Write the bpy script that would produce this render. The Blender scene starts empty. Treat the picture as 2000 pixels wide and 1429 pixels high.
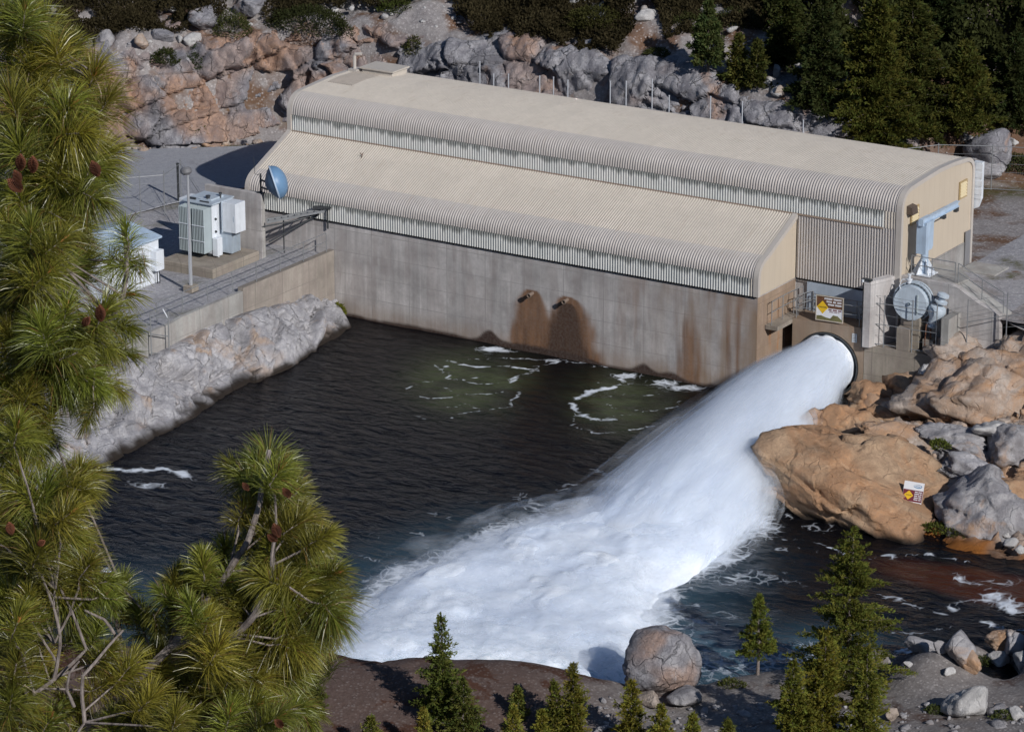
import bpy, bmesh, math, random
import numpy as np
from mathutils import Matrix, Vector
rng = np.random.default_rng(7)
random.seed(7)
scene = bpy.context.scene
COL = scene.collection

# ------------------------------------------------------------------ camera
H_, u1_, u2_ = 2300., -11600., 4600.
FPX = math.sqrt(-u1_*u2_-H_*H_)
PITCH = math.atan2(H_, FPX)
TH = math.atan2(u2_, math.hypot(FPX, H_))
AZ = np.array([-math.sin(TH), math.cos(TH), 0.])
RT = np.array([math.cos(TH), math.sin(TH), 0.])
FW = AZ*math.cos(PITCH)+np.array([0, 0, -math.sin(PITCH)])
UP = np.cross(RT, FW)
def ray(u, v):
    d = FW*FPX+RT*(u-1000.)-UP*(v-714.5)
    return d/np.linalg.norm(d)
_d = ray(655, 613)
CAM = -_d*195./(_d@FW)
cd = bpy.data.cameras.new('camera'); cam = bpy.data.objects.new('camera', cd); COL.objects.link(cam)
cd.sensor_width = 36; cd.lens = 36*FPX/2000; cd.clip_start = .5; cd.clip_end = 4000
M = Matrix(((RT[0], UP[0], -FW[0], CAM[0]), (RT[1], UP[1], -FW[1], CAM[1]), (RT[2], UP[2], -FW[2], CAM[2]), (0, 0, 0, 1)))
cam.matrix_world = M
scene.camera = cam
def GZ(u, v, z): d = ray(u, v); return CAM+d*(z-CAM[2])/d[2]
def GY(u, v, y): d = ray(u, v); return CAM+d*(y-CAM[1])/d[1]
def GX(u, v, x): d = ray(u, v); return CAM+d*(x-CAM[0])/d[0]
def GD(u, v, dep): d = ray(u, v); return CAM+d*dep/(d@FW)

# ------------------------------------------------------------------ world, sun, exposure
SUNV = Vector((1.55, -.76, 1.0)).normalized()
w = bpy.data.worlds.new("World"); scene.world = w; w.use_nodes = True
wn = w.node_tree.nodes; wl = w.node_tree.links
sky = wn.new('ShaderNodeTexSky'); sky.sky_type = 'NISHITA'; sky.sun_disc = False
sky.sun_elevation = math.asin(SUNV.z); sky.sun_rotation = math.atan2(SUNV.x, SUNV.y)
sky.air_density = 1.0; sky.dust_density = .3; sky.altitude = 1500; sky.ozone_density = 3.
wl.new(sky.outputs[0], wn['Background'].inputs['Color']); wn['Background'].inputs['Strength'].default_value = .068
sl = bpy.data.lights.new('sun', 'SUN'); sun = bpy.data.objects.new('sun', sl); COL.objects.link(sun)
sl.energy = 4.0; sl.angle = math.radians(.5); sl.color = (1.0, .965, .925)
sun.rotation_euler = (-SUNV).to_track_quat('-Z', 'Y').to_euler()
sun.location = (60, -60, 80)
vs = scene.view_settings; vs.view_transform = 'Standard'; vs.look = 'None'; vs.exposure = -.10; vs.gamma = 1
cy = scene.cycles
cy.use_denoising = True
cy.max_bounces = 8; cy.diffuse_bounces = 6; cy.glossy_bounces = 3; cy.transmission_bounces = 4
cy.volume_bounces = 4; cy.transparent_max_bounces = 48; cy.use_adaptive_sampling = True; cy.adaptive_threshold = .03; cy.volume_step_rate = .3; cy.volume_max_steps = 128
cy.sample_clamp_indirect = 6

# ------------------------------------------------------------------ noise (numpy)
def _h(ix, iy, iz, s):
    n = (ix.astype(np.int64)*374761393+iy.astype(np.int64)*668265263+iz.astype(np.int64)*2147483647+s*1274126177) & 0xffffffff
    n = ((n ^ (n >> 13))*1274126177) & 0xffffffff
    n = ((n ^ (n >> 16))*2246822519) & 0xffffffff
    return ((n ^ (n >> 15)) & 0xffffff)/float(0x1000000)
def vnoise(P, s=0):
    I = np.floor(P); F = P-I; F = F*F*(3-2*F); I = I.astype(np.int64); out = 0
    for dx in (0, 1):
        for dy in (0, 1):
            for dz in (0, 1):
                wgt = (F[:, 0] if dx else 1-F[:, 0])*(F[:, 1] if dy else 1-F[:, 1])*(F[:, 2] if dz else 1-F[:, 2])
                out = out+wgt*_h(I[:, 0]+dx, I[:, 1]+dy, I[:, 2]+dz, s)
    return out*2-1
def fbm(P, o=4, s=0, g=.5):
    a = 1.; t = 0; out = np.zeros(len(P)); Q = np.array(P, float)
    for k in range(o):
        out += a*vnoise(Q, s+k*17); t += a; a *= g; Q = Q*2.03+11.3
    return out/t
def worley(P, s=0):
    I = np.floor(P).astype(np.int64); n = len(P)
    f1 = np.full(n, 9.); f2 = np.full(n, 9.); idc = np.zeros(n); dl = np.zeros((n, 3))
    for dx in (-1, 0, 1):
        for dy in (-1, 0, 1):
            for dz in (-1, 0, 1):
                a, b, c = I[:, 0]+dx, I[:, 1]+dy, I[:, 2]+dz
                C = np.stack([a+_h(a, b, c, s+1), b+_h(a, b, c, s+2), c+_h(a, b, c, s+3)], 1)
                D = P-C; d = np.sqrt((D*D).sum(1)); i4 = _h(a, b, c, s+4)
                nb = d < f1
                f2 = np.where(nb, f1, np.minimum(f2, d)); dl[nb] = D[nb]; idc = np.where(nb, i4, idc); f1 = np.where(nb, d, f1)
    return f1, f2, idc, dl
def blocky(P, size, s=0, amp=.4, tilt=.5, crack=.15, warp=.35, ids=False):
    """fractured granite: random step and tilt per cell, a groove between cells"""
    Q = np.array(P, float)/np.array(size)
    W = np.stack([fbm(Q*1.3, 3, s+50), fbm(Q*1.3+7, 3, s+60), fbm(Q*1.3+13, 3, s+70)], 1)
    f1, f2, i, d = worley(Q+W*warp, s)
    t1 = (i*97.13) % 1-.5; t2 = (i*53.71) % 1-.5; t3 = (i*31.97) % 1-.5
    e = f2-f1
    if ids: return i
    return amp*((i-.5)+tilt*2*(t1*d[:, 0]+t2*d[:, 1]+t3*d[:, 2]))-crack*np.exp(-(e/.05)**2)
def joints(P, d, period, amp, s=0, warp=.35):
    """saw-tooth ledges along one joint set"""
    d = np.array(d, float); d /= np.linalg.norm(d); c = P@d/period+warp*fbm(P/period*.45, 3, s); i = np.floor(c); z = np.zeros(len(P)); r1 = _h(i, z, z, s+5)
    return amp*((c-i)-.5)*(.35+1.1*r1)
def sst(a, b, x):
    t = np.clip((x-a)/(b-a), 0, 1); return t*t*(3-2*t)

# ------------------------------------------------------------------ object helpers
def wloc(o):
    p = Vector((0, 0, 0))
    while o is not None: p = p+o.location; o = o.parent
    return np.array(p)
def tag(o, label=None, cat=None, group=None, kind=None):
    if label: o['label'] = label
    if cat: o['category'] = cat
    if group: o['group'] = group
    if kind: o['kind'] = kind
    return o
def thing(name, label, cat, loc=(0, 0, 0), group=None):
    o = bpy.data.objects.new(name, None); COL.objects.link(o); o.location = Vector([float(c) for c in loc]); o.empty_display_size = .3
    return tag(o, label, cat, group)
def mobj(name, V, F, mat, parent=None, smooth=False, attrs=None, loc=None):
    """V: world coordinates; F: list of tuples or (n,k) array; attrs: {name: per-vertex floats or rgb}"""
    V = np.asarray(V, float)
    me = bpy.data.meshes.new(name)
    off = np.zeros(3)
    if parent is not None: off = wloc(parent)
    elif loc is not None: off = np.asarray(loc, float)
    if isinstance(F, np.ndarray):
        n, k = F.shape
        me.vertices.add(len(V)); me.vertices.foreach_set('co', (V-off).astype(np.float32).ravel())
        me.loops.add(n*k); me.loops.foreach_set('vertex_index', F.astype(np.int32).ravel())
        me.polygons.add(n); me.polygons.foreach_set('loop_start', np.arange(0, n*k, k, dtype=np.int32))
        me.polygons.foreach_set('loop_total', np.full(n, k, dtype=np.int32))
        me.update(calc_edges=True)
    else:
        me.from_pydata([tuple(p) for p in (V-off)], [], [tuple(int(i) for i in f) for f in F]); me.update()
    if smooth: me.polygons.foreach_set('use_smooth', np.ones(len(me.polygons), bool))
    for an, av in (attrs or {}).items():
        av = np.asarray(av, np.float32)
        if av.ndim == 1:
            at = me.attributes.new(an, 'FLOAT', 'POINT'); at.data.foreach_set('value', av)
        else:
            at = me.attributes.new(an, 'FLOAT_COLOR', 'POINT')
            at.data.foreach_set('color', np.concatenate([av, np.ones((len(av), 1), np.float32)], 1).ravel())
    if mat is not None: me.materials.append(mat)
    o = bpy.data.objects.new(name, me); COL.objects.link(o)
    if parent is not None: o.parent = parent
    elif loc is not None: o.location = Vector([float(c) for c in off])
    return o
def rotz(a):
    c, s = math.cos(a), math.sin(a); return np.array([[c, -s, 0], [s, c, 0], [0, 0, 1.]])
def frame(d):
    d = np.asarray(d, float); d = d/np.linalg.norm(d)
    u = np.cross(d, [0, 0, 1.]) if abs(d[2]) < .95 else np.cross(d, [1., 0, 0]); u /= np.linalg.norm(u)
    return d, u, np.cross(d, u)
class MB:
    def __init__(s): s.v = []; s.f = []
    def add(s, V, F):
        n = len(s.v); s.v += [tuple(float(c) for c in p) for p in V]; s.f += [tuple(int(i)+n for i in f) for f in F]; return s
    def box(s, x0, x1, y0, y1, z0, z1, R=None, o=(0, 0, 0), bev=0):
        if bev:
            b = bev; V = []; F = []
            bm = bmesh.new(); bmesh.ops.create_cube(bm, size=1)
            for q in bm.verts: q.co = Vector(((x0+x1)/2+q.co.x*(x1-x0), (y0+y1)/2+q.co.y*(y1-y0), (z0+z1)/2+q.co.z*(z1-z0)))
            bmesh.ops.bevel(bm, geom=bm.edges[:], offset=b, segments=1, affect='EDGES')
            V = np.array([q.co[:] for q in bm.verts]); bm.verts.index_update(); F = [[q.index for q in f.verts] for f in bm.faces]; bm.free()
        else:
            V = np.array([(x0, y0, z0), (x1, y0, z0), (x1, y1, z0), (x0, y1, z0), (x0, y0, z1), (x1, y0, z1), (x1, y1, z1), (x0, y1, z1)], float)
            F = [(0, 3, 2, 1), (4, 5, 6, 7), (0, 1, 5, 4), (1, 2, 6, 5), (2, 3, 7, 6), (3, 0, 4, 7)]
        if R is not None: V = V@np.asarray(R).T
        return s.add(V+np.asarray(o), F)
    def bar(s, p, q, w, h=None):
        h = h or w; p, q = np.asarray(p, float), np.asarray(q, float); d, u, v = frame(q-p); L = np.linalg.norm(q-p)
        R = np.stack([d, u, v], 1); return s.box(0, L, -w/2, w/2, -h/2, h/2, R, p)
    def tube(s, pts, r, n=8, cap=True):
        pts = [np.asarray(p, float) for p in pts]; m = len(pts)
        rr = r if hasattr(r, '__len__') else [r]*m
        V = []; F = []; pu = None
        for i, p in enumerate(pts):
            d = pts[min(i+1, m-1)]-pts[max(i-1, 0)]; d, u, v = frame(d)
            if pu is not None:
                u2 = pu-d*(pu@d); L = np.linalg.norm(u2)
                if L > 1e-6: u = u2/L; v = np.cross(d, u)
            pu = u
            for k in range(n):
                a = 2*math.pi*k/n; V.append(p+rr[i]*(math.cos(a)*u+math.sin(a)*v))
        for i in range(m-1):
            for k in range(n):
                F.append((i*n+k, i*n+(k+1) % n, (i+1)*n+(k+1) % n, (i+1)*n+k))
        if cap: F.append(tuple(range(n-1, -1, -1))); F.append(tuple(range((m-1)*n, m*n)))
        return s.add(V, F)
    def lathe(s, o, d, prof, n=24):
        """prof: (distance along d, radius) pairs"""
        d, u, v = frame(d); o = np.asarray(o, float); V = []; F = []; m = len(prof)
        for t, r in prof:
            for k in range(n):
                a = 2*math.pi*k/n; V.append(o+d*t+max(r, 1e-4)*(math.cos(a)*u+math.sin(a)*v))
        for i in range(m-1):
            for k in range(n): F.append((i*n+k, i*n+(k+1) % n, (i+1)*n+(k+1) % n, (i+1)*n+k))
        return s.add(V, F)
    def prism(s, poly, e):
        """poly: 3D points of one planar face; e: extrusion vector"""
        P = np.asarray(poly, float); n = len(P); V = np.concatenate([P, P+np.asarray(e, float)])
        F = [tuple(range(n)), tuple(range(2*n-1, n-1, -1))]+[(i, i+n, (i+1) % n+n, (i+1) % n) for i in range(n)]
        return s.add(V, F)
    def build(s, name, mat, parent=None, smooth=False, recalc=True, loc=None):
        o = mobj(name, s.v, s.f, mat, parent, False, None, loc)
        if recalc:
            bm = bmesh.new(); bm.from_mesh(o.data); bmesh.ops.recalc_face_normals(bm, faces=bm.faces[:]); bm.to_mesh(o.data); bm.free()
        if smooth:
            o.data.polygons.foreach_set('use_smooth', np.ones(len(o.data.polygons), bool))
            try: o.data.set_sharp_from_angle(angle=math.radians(40))
            except Exception: pass
        return o
def grid_faces(nu, nv):
    i = np.arange((nu-1)*(nv-1)); a = (i//(nv-1))*nv+i % (nv-1)
    return np.stack([a, a+nv, a+nv+1, a+1], 1)
def in_poly(X, Y, poly):
    ins = np.zeros(X.shape, bool); n = len(poly)
    for i in range(n):
        x1, y1 = poly[i][:2]; x2, y2 = poly[(i+1) % n][:2]
        c = ((y1 > Y) != (y2 > Y)) & (X < (x2-x1)*(Y-y1)/((y2-y1) if y2 != y1 else 1e-9)+x1); ins ^= c
    return ins
def dist_line(X, Y, pts):
    D = np.full(X.shape, 1e9); T = np.zeros(X.shape); SG = np.zeros(X.shape)
    for i in range(len(pts)-1):
        (x1, y1), (x2, y2) = pts[i][:2], pts[i+1][:2]; dx, dy = x2-x1, y2-y1; L2 = dx*dx+dy*dy
        t = np.clip(((X-x1)*dx+(Y-y1)*dy)/L2, 0, 1); d = np.hypot(X-x1-t*dx, Y-y1-t*dy); b = d < D
        D = np.where(b, d, D); T = np.where(b, i+t, T); SG = np.where(b, np.sign(dx*(Y-y1)-dy*(X-x1)), SG)
    return D, T, SG

# ------------------------------------------------------------------ material helpers
class NT:
    def __init__(s, name):
        s.m = bpy.data.materials.new(name); s.m.use_nodes = True; s.t = s.m.node_tree; s.n = s.t.nodes; s.n.clear()
        s.out = s.n.new('ShaderNodeOutputMaterial')
    def N(s, typ, props=None, **inp):
        nd = s.n.new('ShaderNode'+typ)
        for k, v in (props or {}).items(): setattr(nd, k, v)
        for k, v in inp.items():
            key = int(k[1:]) if k[0] == 'i' and k[1:].isdigit() else k.replace('_', ' ')
            s.put(nd.inputs[key], v)
        return nd
    def put(s, sock, v):
        if isinstance(v, bpy.types.NodeSocket): s.t.links.new(v, sock)
        elif isinstance(v, bpy.types.Node): s.t.links.new(v.outputs[0], sock)
        else:
            if hasattr(sock.default_value, '__len__') and hasattr(v, '__len__') and len(sock.default_value) == 4 and len(v) == 3: v = (*v, 1)
            sock.default_value = v
    def pos(s): return s.N('NewGeometry').outputs['Position']
    def math(s, op, a, b=0., c=0., clamp=False):
        return s.N('Math', dict(operation=op, use_clamp=clamp), i0=a, i1=b, i2=c).outputs[0]
    def noise(s, vec, scale, detail=4, rough=.55, dist=0.):
        return s.N('TexNoise', None, Vector=vec, Scale=scale, Detail=detail, Roughness=rough, Distortion=dist).outputs[0]
    def vmul(s, vec, k): return s.N('VectorMath', dict(operation='MULTIPLY'), i0=vec, i1=k).outputs[0]
    def ramp(s, fac, stops):
        r = s.N('ValToRGB', None, Fac=fac); el = r.color_ramp.elements
        while len(el) < len(stops): el.new(.5)
        for e, (p, c) in zip(el, stops):
            e.position = p; e.color = (c, c, c, 1) if not hasattr(c, '__len__') else (*c, 1)
        return r.outputs[0]
    def mix(s, fac, a, b, mode='MIX'):
        m = s.N('Mix', dict(data_type='RGBA', blend_type=mode)); s.put(m.inputs[0], fac); s.put(m.inputs[6], a); s.put(m.inputs[7], b); return m.outputs[2]
    def attr(s, name, out='Fac'): return s.N('Attribute', dict(attribute_name=name)).outputs[out]
    def sep(s, v): return s.N('SeparateXYZ', None, Vector=v).outputs
    def bump(s, h, strength=.4, dist=.05, normal=None):
        b = s.N('Bump', None, Height=h, Strength=strength, Distance=dist)
        if normal is not None: s.put(b.inputs['Normal'], normal)
        return b.outputs[0]
    def bsdf(s, color, rough=.8, normal=None, **kw):
        b = s.N('BsdfPrincipled', None, Base_Color=color, Roughness=rough)
        if not hasattr(rough, 'links') and isinstance(rough, float) and rough > .8 and 'Specular_IOR_Level' not in kw: kw['Specular_IOR_Level'] = .15
        for k, v in kw.items(): s.put(b.inputs[k.replace('_', ' ')], v)
        if normal is not None: s.put(b.inputs['Normal'], normal)
        s.t.links.new(b.outputs[0], s.out.inputs['Surface']); return s.m

def m_paint(name, col, rough=.5, var=.12, metal=0., sheet=0.):
    t = NT(name); p = t.pos()
    n = t.noise(p, 1.6, 5, .6); st = t.noise(t.vmul(p, (3., 3., .35)), 1.5, 4, .6)
    f = t.math('ADD', t.math('MULTIPLY', n, .5), t.math('MULTIPLY', st, .5))
    c = t.mix(t.ramp(f, [(.35, 0.), (.65, 1.)]), tuple(x*(1-var) for x in col), tuple(min(1, x*(1+var*.5)) for x in col))
    if sheet:
        xyz = t.sep(p); wn_ = t.N('TexWhiteNoise', dict(noise_dimensions='2D'), Vector=t.N('CombineXYZ', None, X=t.math('FLOOR', t.math('MULTIPLY', xyz[0], 1/sheet)), Y=t.math('FLOOR', t.math('MULTIPLY', t.math('ADD', xyz[1], 1.1), 1/4.1))).outputs[0]).outputs[0]
        c = t.mix(t.math('MULTIPLY', wn_, .16), c, tuple(x*.62 for x in col)); rs = t.noise(t.vmul(p, (7., .6, .6)), 1., 4, .6)
        c = t.mix(t.math('MULTIPLY', t.ramp(rs, [(.58, 0.), (.76, 1.)]), .35), c, (.36, .27, .19))
    return t.bsdf(c, rough, Metallic=metal)
def m_concrete(name, col=(.30, .285, .275), dark=.6, streak=.5, scale=1., stain=(.135, .066, .030)):
    t = NT(name); p = t.pos(); xyz = t.sep(p)
    n1 = t.noise(p, .5*scale, 6, .65); n2 = t.noise(p, 7*scale, 5, .6)
    st = t.noise(t.vmul(p, (2.2, 2.2, .12)), 1.*scale, 5, .65)
    c = t.mix(t.ramp(n1, [(.36, 0.), (.62, 1.)]), tuple(x*.66 for x in col), tuple(x*1.12 for x in col))
    c = t.mix(t.math('MULTIPLY', t.ramp(st, [(.46, 0.), (.66, 1.)]), streak), c, tuple(x*dark for x in col))
    c = t.mix(t.math('MULTIPLY', t.ramp(t.noise(t.vmul(p, (3.1, 3.1, .2)), 1.3, 4, .6), [(.56, 0.), (.7, 1.)]), .35), c, tuple(min(1, x*1.45) for x in col))
    # pour lines and formwork joints; each panel set off a little in tone
    wnp = t.N('TexWhiteNoise', dict(noise_dimensions='3D'), Vector=t.N('CombineXYZ', None, X=t.math('FLOOR', t.math('MULTIPLY', t.math('ADD', xyz[0], xyz[1]), 1/2.44)), Y=t.math('FLOOR', t.math('MULTIPLY', xyz[2], 1/1.22)), Z=1.).outputs[0]).outputs[0]
    c = t.mix(t.math('MULTIPLY', wnp, .30), c, tuple(x*.62 for x in col))
    n4 = t.noise(t.vmul(p, (1.2, 1.2, .25)), 1.1, 3, .5); c = t.mix(t.math('MULTIPLY', t.ramp(n4, [(.48, 0.), (.56, 1.)]), .22), c, (.25, .20, .185))
    fz = t.math('FRACT', t.math('MULTIPLY', xyz[2], 1/1.22)); lz = t.math('LESS_THAN', fz, .022)
    fx = t.math('FRACT', t.math('MULTIPLY', t.math('ADD', xyz[0], xyz[1]), 1/2.44)); lx = t.math('LESS_THAN', fx, .016)
    ln = t.math('MULTIPLY', t.math('MAXIMUM', lz, lx), t.ramp(n1, [(.4, .35), (.62, 1.)]))
    c = t.mix(t.math('MULTIPLY', ln, .9), c, tuple(x*.5 for x in col))
    tan = t.attr('tan'); c = t.mix(t.math('MULTIPLY', tan, t.ramp(st, [(.3, .55), (.65, 1.)]), clamp=True), c, (.29, .20, .13))
    sa = t.attr('stain'); c = t.mix(sa, c, t.mix(t.ramp(t.noise(t.vmul(p, (2, 2, .3)), 1.2, 5, .6), [(.35, 0.), (.65, 1.)]), stain, tuple(x*1.9 for x in stain)))
    wa = t.attr('wet'); c = t.mix(wa, c, (.055, .034, .026))
    c = t.mix(t.ramp(n2, [(.35, .16), (.6, 0.)]), c, tuple(x*.5 for x in col))
    h = t.math('ADD', t.math('MULTIPLY', n2, .6), t.math('MULTIPLY', ln, -1.))
    return t.bsdf(c, .88, t.bump(h, .35, .02))
def m_rock(name, c1, c2, stain=(.40, .22, .10), amt=.35, sc=1., crack=.55, lichen=.4, bump=.6, crsc=1.):
    t = NT(name); p = t.pos()
    n1 = t.noise(p, .35*sc, 6, .6, .4); n2 = t.noise(p, 1.4*sc, 8, .65); n3 = t.noise(p, 9*sc, 6, .7)
    c = t.mix(t.ramp(n2, [(.39, 0.), (.60, 1.)]), c1, c2)
    nst = t.noise(p, .28*sc, 5, .6, .8)
    sf = t.math('ADD', t.ramp(nst, [(.64-.35*amt, 0.), (.75-.35*amt, 1.)]), t.attr('stain'), clamp=True)
    sf = t.math('MULTIPLY', sf, t.ramp(n2, [(.25, .45), (.6, 1.)]))
    c = t.mix(t.math('MULTIPLY', sf, min(1, .62+amt)), c, t.mix(n3, stain, tuple(x*.7+.1 for x in stain)))
    c = t.mix(t.math('MULTIPLY', t.ramp(n3, [(.52, 0.), (.72, 1.)]), lichen), c, tuple(x*.33 for x in c1))
    c = t.mix(t.math('MULTIPLY', t.ramp(n1, [(.52, 0.), (.63, 1.)]), lichen), c, tuple(x*.5 for x in c1))
    n5 = t.noise(p, 26*sc, 3, .6); c = t.mix(t.ramp(n5, [(.30, .55), (.40, 0.)]), c, tuple(x*.25 for x in c1)); c = t.mix(t.ramp(t.noise(t.vmul(p, (1., 1., .3)), 2.2*sc, 6, .7), [(.56, 0.), (.68, .4)]), c, tuple(min(1, x*1.35) for x in c2))
    wv = t.N('VectorMath', dict(operation='ADD'), i0=p, i1=t.vmul(t.N('TexNoise', None, Vector=p, Scale=1.1*sc, Detail=4).outputs[1], (1.1, 1.1, 1.1))).outputs[0]
    vo = t.N('TexVoronoi', dict(feature='DISTANCE_TO_EDGE'), Vector=t.vmul(wv, (1, 1, .7)), Scale=.75*sc*crsc).outputs[0]
    vo2 = t.N('TexVoronoi', dict(feature='DISTANCE_TO_EDGE'), Vector=t.vmul(wv, (1.3, .8, 1)), Scale=2.3*sc*crsc).outputs[0]
    k1 = t.ramp(vo, [(.0, 1.), (.035, 0.)]); k2 = t.math('MULTIPLY', t.ramp(vo2, [(0., 1.), (.03, 0.)]), .5)
    k = t.math('MULTIPLY', t.math('MAXIMUM', k1, k2), t.ramp(n2, [(.38, 0.), (.58, 1.)]))
    c = t.mix(t.math('MULTIPLY', k, crack), c, tuple(x*.16 for x in c1))
    wa = t.attr('wet'); c = t.mix(wa, c, (.028, .022, .018))
    gr = t.attr('algae'); c = t.mix(gr, c, t.mix(n3, (.16, .055, .012), (.30, .12, .03)))
    h = t.math('SUBTRACT', t.math('ADD', t.math('MULTIPLY', n2, 1.2), t.math('MULTIPLY', n3, .45)), t.math('MULTIPLY', k, crack*1.4))
    return t.bsdf(c, .9, t.bump(h, bump, .12))
def m_ground(name, c1, c2, peb=.5, sc=1., soil=(.12, .07, .045), soil_amt=.3):
    t = NT(name); p = t.pos()
    n1 = t.noise(p, .3*sc, 6, .6, .3); n2 = t.noise(p, 3*sc, 7, .7); n3 = t.noise(p, 18*sc, 4, .7)
    c = t.mix(t.ramp(n2, [(.35, 0.), (.65, 1.)]), c1, c2)
    sf = t.math('ADD', t.ramp(n1, [(.62-.3*soil_amt, 0.), (.74-.3*soil_amt, 1.)]), t.attr('soil'), clamp=True)
    c = t.mix(t.math('MULTIPLY', sf, .95), c, t.mix(n2, tuple(x*.7 for x in soil), tuple(x*1.35 for x in soil)))
    v = t.N('TexVoronoi', None, Vector=p, Scale=6*sc); g = t.math('MULTIPLY', t.ramp(v.outputs[1], [(.3, 0.), (.9, 1.)]), peb)
    g = t.math('MULTIPLY', g, t.math('SUBTRACT', 1., t.math('MULTIPLY', t.attr('soil'), .9)))
    c = t.mix(t.math('MULTIPLY', g, t.ramp(v.outputs[0], [(.25, 1.), (.5, 0.)])), c, tuple(min(1, x*1.6+.03) for x in c2))
    c = t.mix(t.math('MULTIPLY', t.ramp(n3, [(.3, .5), (.5, 0.)]), t.math('SUBTRACT', 1., t.math('MULTIPLY', t.attr('soil'), .9))), c, tuple(x*.4 for x in c1))
    c = t.mix(t.attr('wet'), c, (.03, .022, .018))
    c = t.mix(t.math('MULTIPLY', t.attr('grass'), t.ramp(n2, [(.35, 0.), (.55, 1.)])), c, (.075, .072, .02))
    h = t.math('ADD', t.math('MULTIPLY', n2, .8), t.math('ADD', t.math('MULTIPLY', n3, .4), t.math('MULTIPLY', t.math('SUBTRACT', 1., v.outputs[0]), .35)))
    return t.bsdf(c, .95, t.bump(h, .7, .06))
def m_leaf(name, trans=.3, gloss=.0):
    t = NT(name); c = t.attr('tint', 'Color')
    d = t.N('BsdfDiffuse', None, Color=c); tr = t.N('BsdfTranslucent', None, Color=t.mix(.5, c, t.mix(1., c, (1.5, 1.4, .5), 'MULTIPLY')))
    mx = t.N('MixShader', None, i0=trans); t.put(mx.inputs[1], d); t.put(mx.inputs[2], tr); r = mx.outputs[0]
    if gloss:
        g = t.N('BsdfGlossy', None, Roughness=.4, Color=(1, 1, 1)); m2 = t.N('MixShader', None, i0=gloss); t.put(m2.inputs[1], r); t.put(m2.inputs[2], g); r = m2.outputs[0]
    t.t.links.new(r, t.out.inputs['Surface']); return t.m
def m_bark(name, c1=(.10, .075, .06), c2=(.22, .19, .17)):
    t = NT(name); p = t.pos(); n = t.noise(t.vmul(p, (1, 1, .4)), 30, 5, .7)
    return t.bsdf(t.mix(t.ramp(n, [(.35, 0.), (.65, 1.)]), c1, c2), .9, t.bump(n, .6, .01))
MT = {}
MT['roof'] = m_paint('tan_ribbed_metal', (.60, .545, .475), .45, .10, 0., .944); MT['eave'] = m_paint('greyer_ribbed_metal', (.49, .455, .43), .5, .1, 0., .944)  # eaves and right front siding get a greyer, darker tone than the roof
MT['trim'] = m_paint('beige_trim_metal', (.50, .46, .42), .45, .06)
MT['endwall'] = None
MT['conc'] = m_concrete('board_formed_concrete', (.54, .515, .505), .5, .45)
MT['conc_warm'] = m_concrete('warm_concrete', (.34, .30, .25), .6, .5)
MT['conc_pale'] = m_concrete('pale_concrete', (.42, .41, .39), .75, .35)
MT['galv'] = m_paint('galvanised_steel', (.26, .27, .28), .5, .15, .3)
MT['darksteel'] = m_paint('dark_steel', (.055, .06, .065), .5, .1, .3)
MT['blue'] = m_paint('pale_blue_paint', (.42, .53, .66), .45, .2)
MT['blue_grey'] = m_paint('blue_grey_enamel', (.46, .53, .60), .45, .2)
MT['white'] = m_paint('white_enamel', (.70, .74, .79), .45, .16)
MT['radiator'] = m_paint('grey_green_enamel', (.38, .44, .46), .45, .1)
MT['dish'] = m_paint('blue_radome', (.14, .26, .42), .45, .06)
MT['rust'] = m_paint('rusty_steel', (.14, .06, .03), .8, .3)
MT['black'] = m_paint('black_gap', (.006, .006, .007), .9, .1)
MT['bark'] = m_bark('bark'); MT['bark_red'] = m_bark('red_bark', (.16, .08, .045), (.28, .15, .09))
MT['bark_grey'] = m_bark('grey_bark', (.11, .09, .08), (.30, .26, .24))
MT['leaf'] = m_leaf('conifer_needles', .25); MT['needle'] = m_leaf('pine_needles', .35, .05); MT['shrub'] = m_leaf('shrub_leaves', .2)
MT['rock_grey'] = m_rock('grey_granite', (.26, .25, .262), (.39, .38, .39), amt=.25, crack=.4, bump=.9, crsc=.33)
MT['rock_cliff'] = m_rock('stained_granite', (.185, .18, .20), (.34, .335, .355), (.40, .19, .075), .14, 1., .6, .45, .8)
MT['rock_orange'] = m_rock('iron_stained_granite', (.34, .23, .15), (.46, .32, .21), (.42, .215, .095), .58, 1., .4, .30, .9, .33)
MT['rock_tan'] = m_rock('tan_granite', (.34, .28, .235), (.46, .39, .34), (.43, .24, .12), .5, 1., .4, .30, .9, .33)
MT['rock_bank'] = m_rock('pale_bank_granite', (.31, .305, .325), (.47, .46, .475), (.46, .29, .16), .15, 1., .45, .4, .8, 1.)
MT['rock_white'] = m_rock('pale_granite', (.40, .39, .39), (.53, .52, .51), (.40, .28, .18), .2, 1.5, .2, .3, .8, .5)
MT['rock_dark'] = m_rock('brown_wet_rock', (.075, .042, .033), (.125, .07, .052), (.13, .06, .035), .4, 1., .25, .3, .5)
MT['gravel'] = m_ground('grey_gravel', (.27, .265, .285), (.38, .375, .39), .5, 1., (.17, .13, .10), .0)
MT['hill'] = m_ground('rubbly_soil', (.22, .20, .20), (.33, .31, .305), .6, 1., (.135, .075, .045), .45)
MT['bankgravel'] = m_ground('bank_gravel', (.165, .148, .142), (.245, .227, .22), .7, 1.2, (.062, .026, .015), .25)  # brown soil, darkened beyond its own tone in place of tree shade
MT['asphalt'] = m_ground('worn_asphalt', (.29, .30, .335), (.35, .36, .39), .05, 1., (.24, .24, .26), .05)
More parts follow.
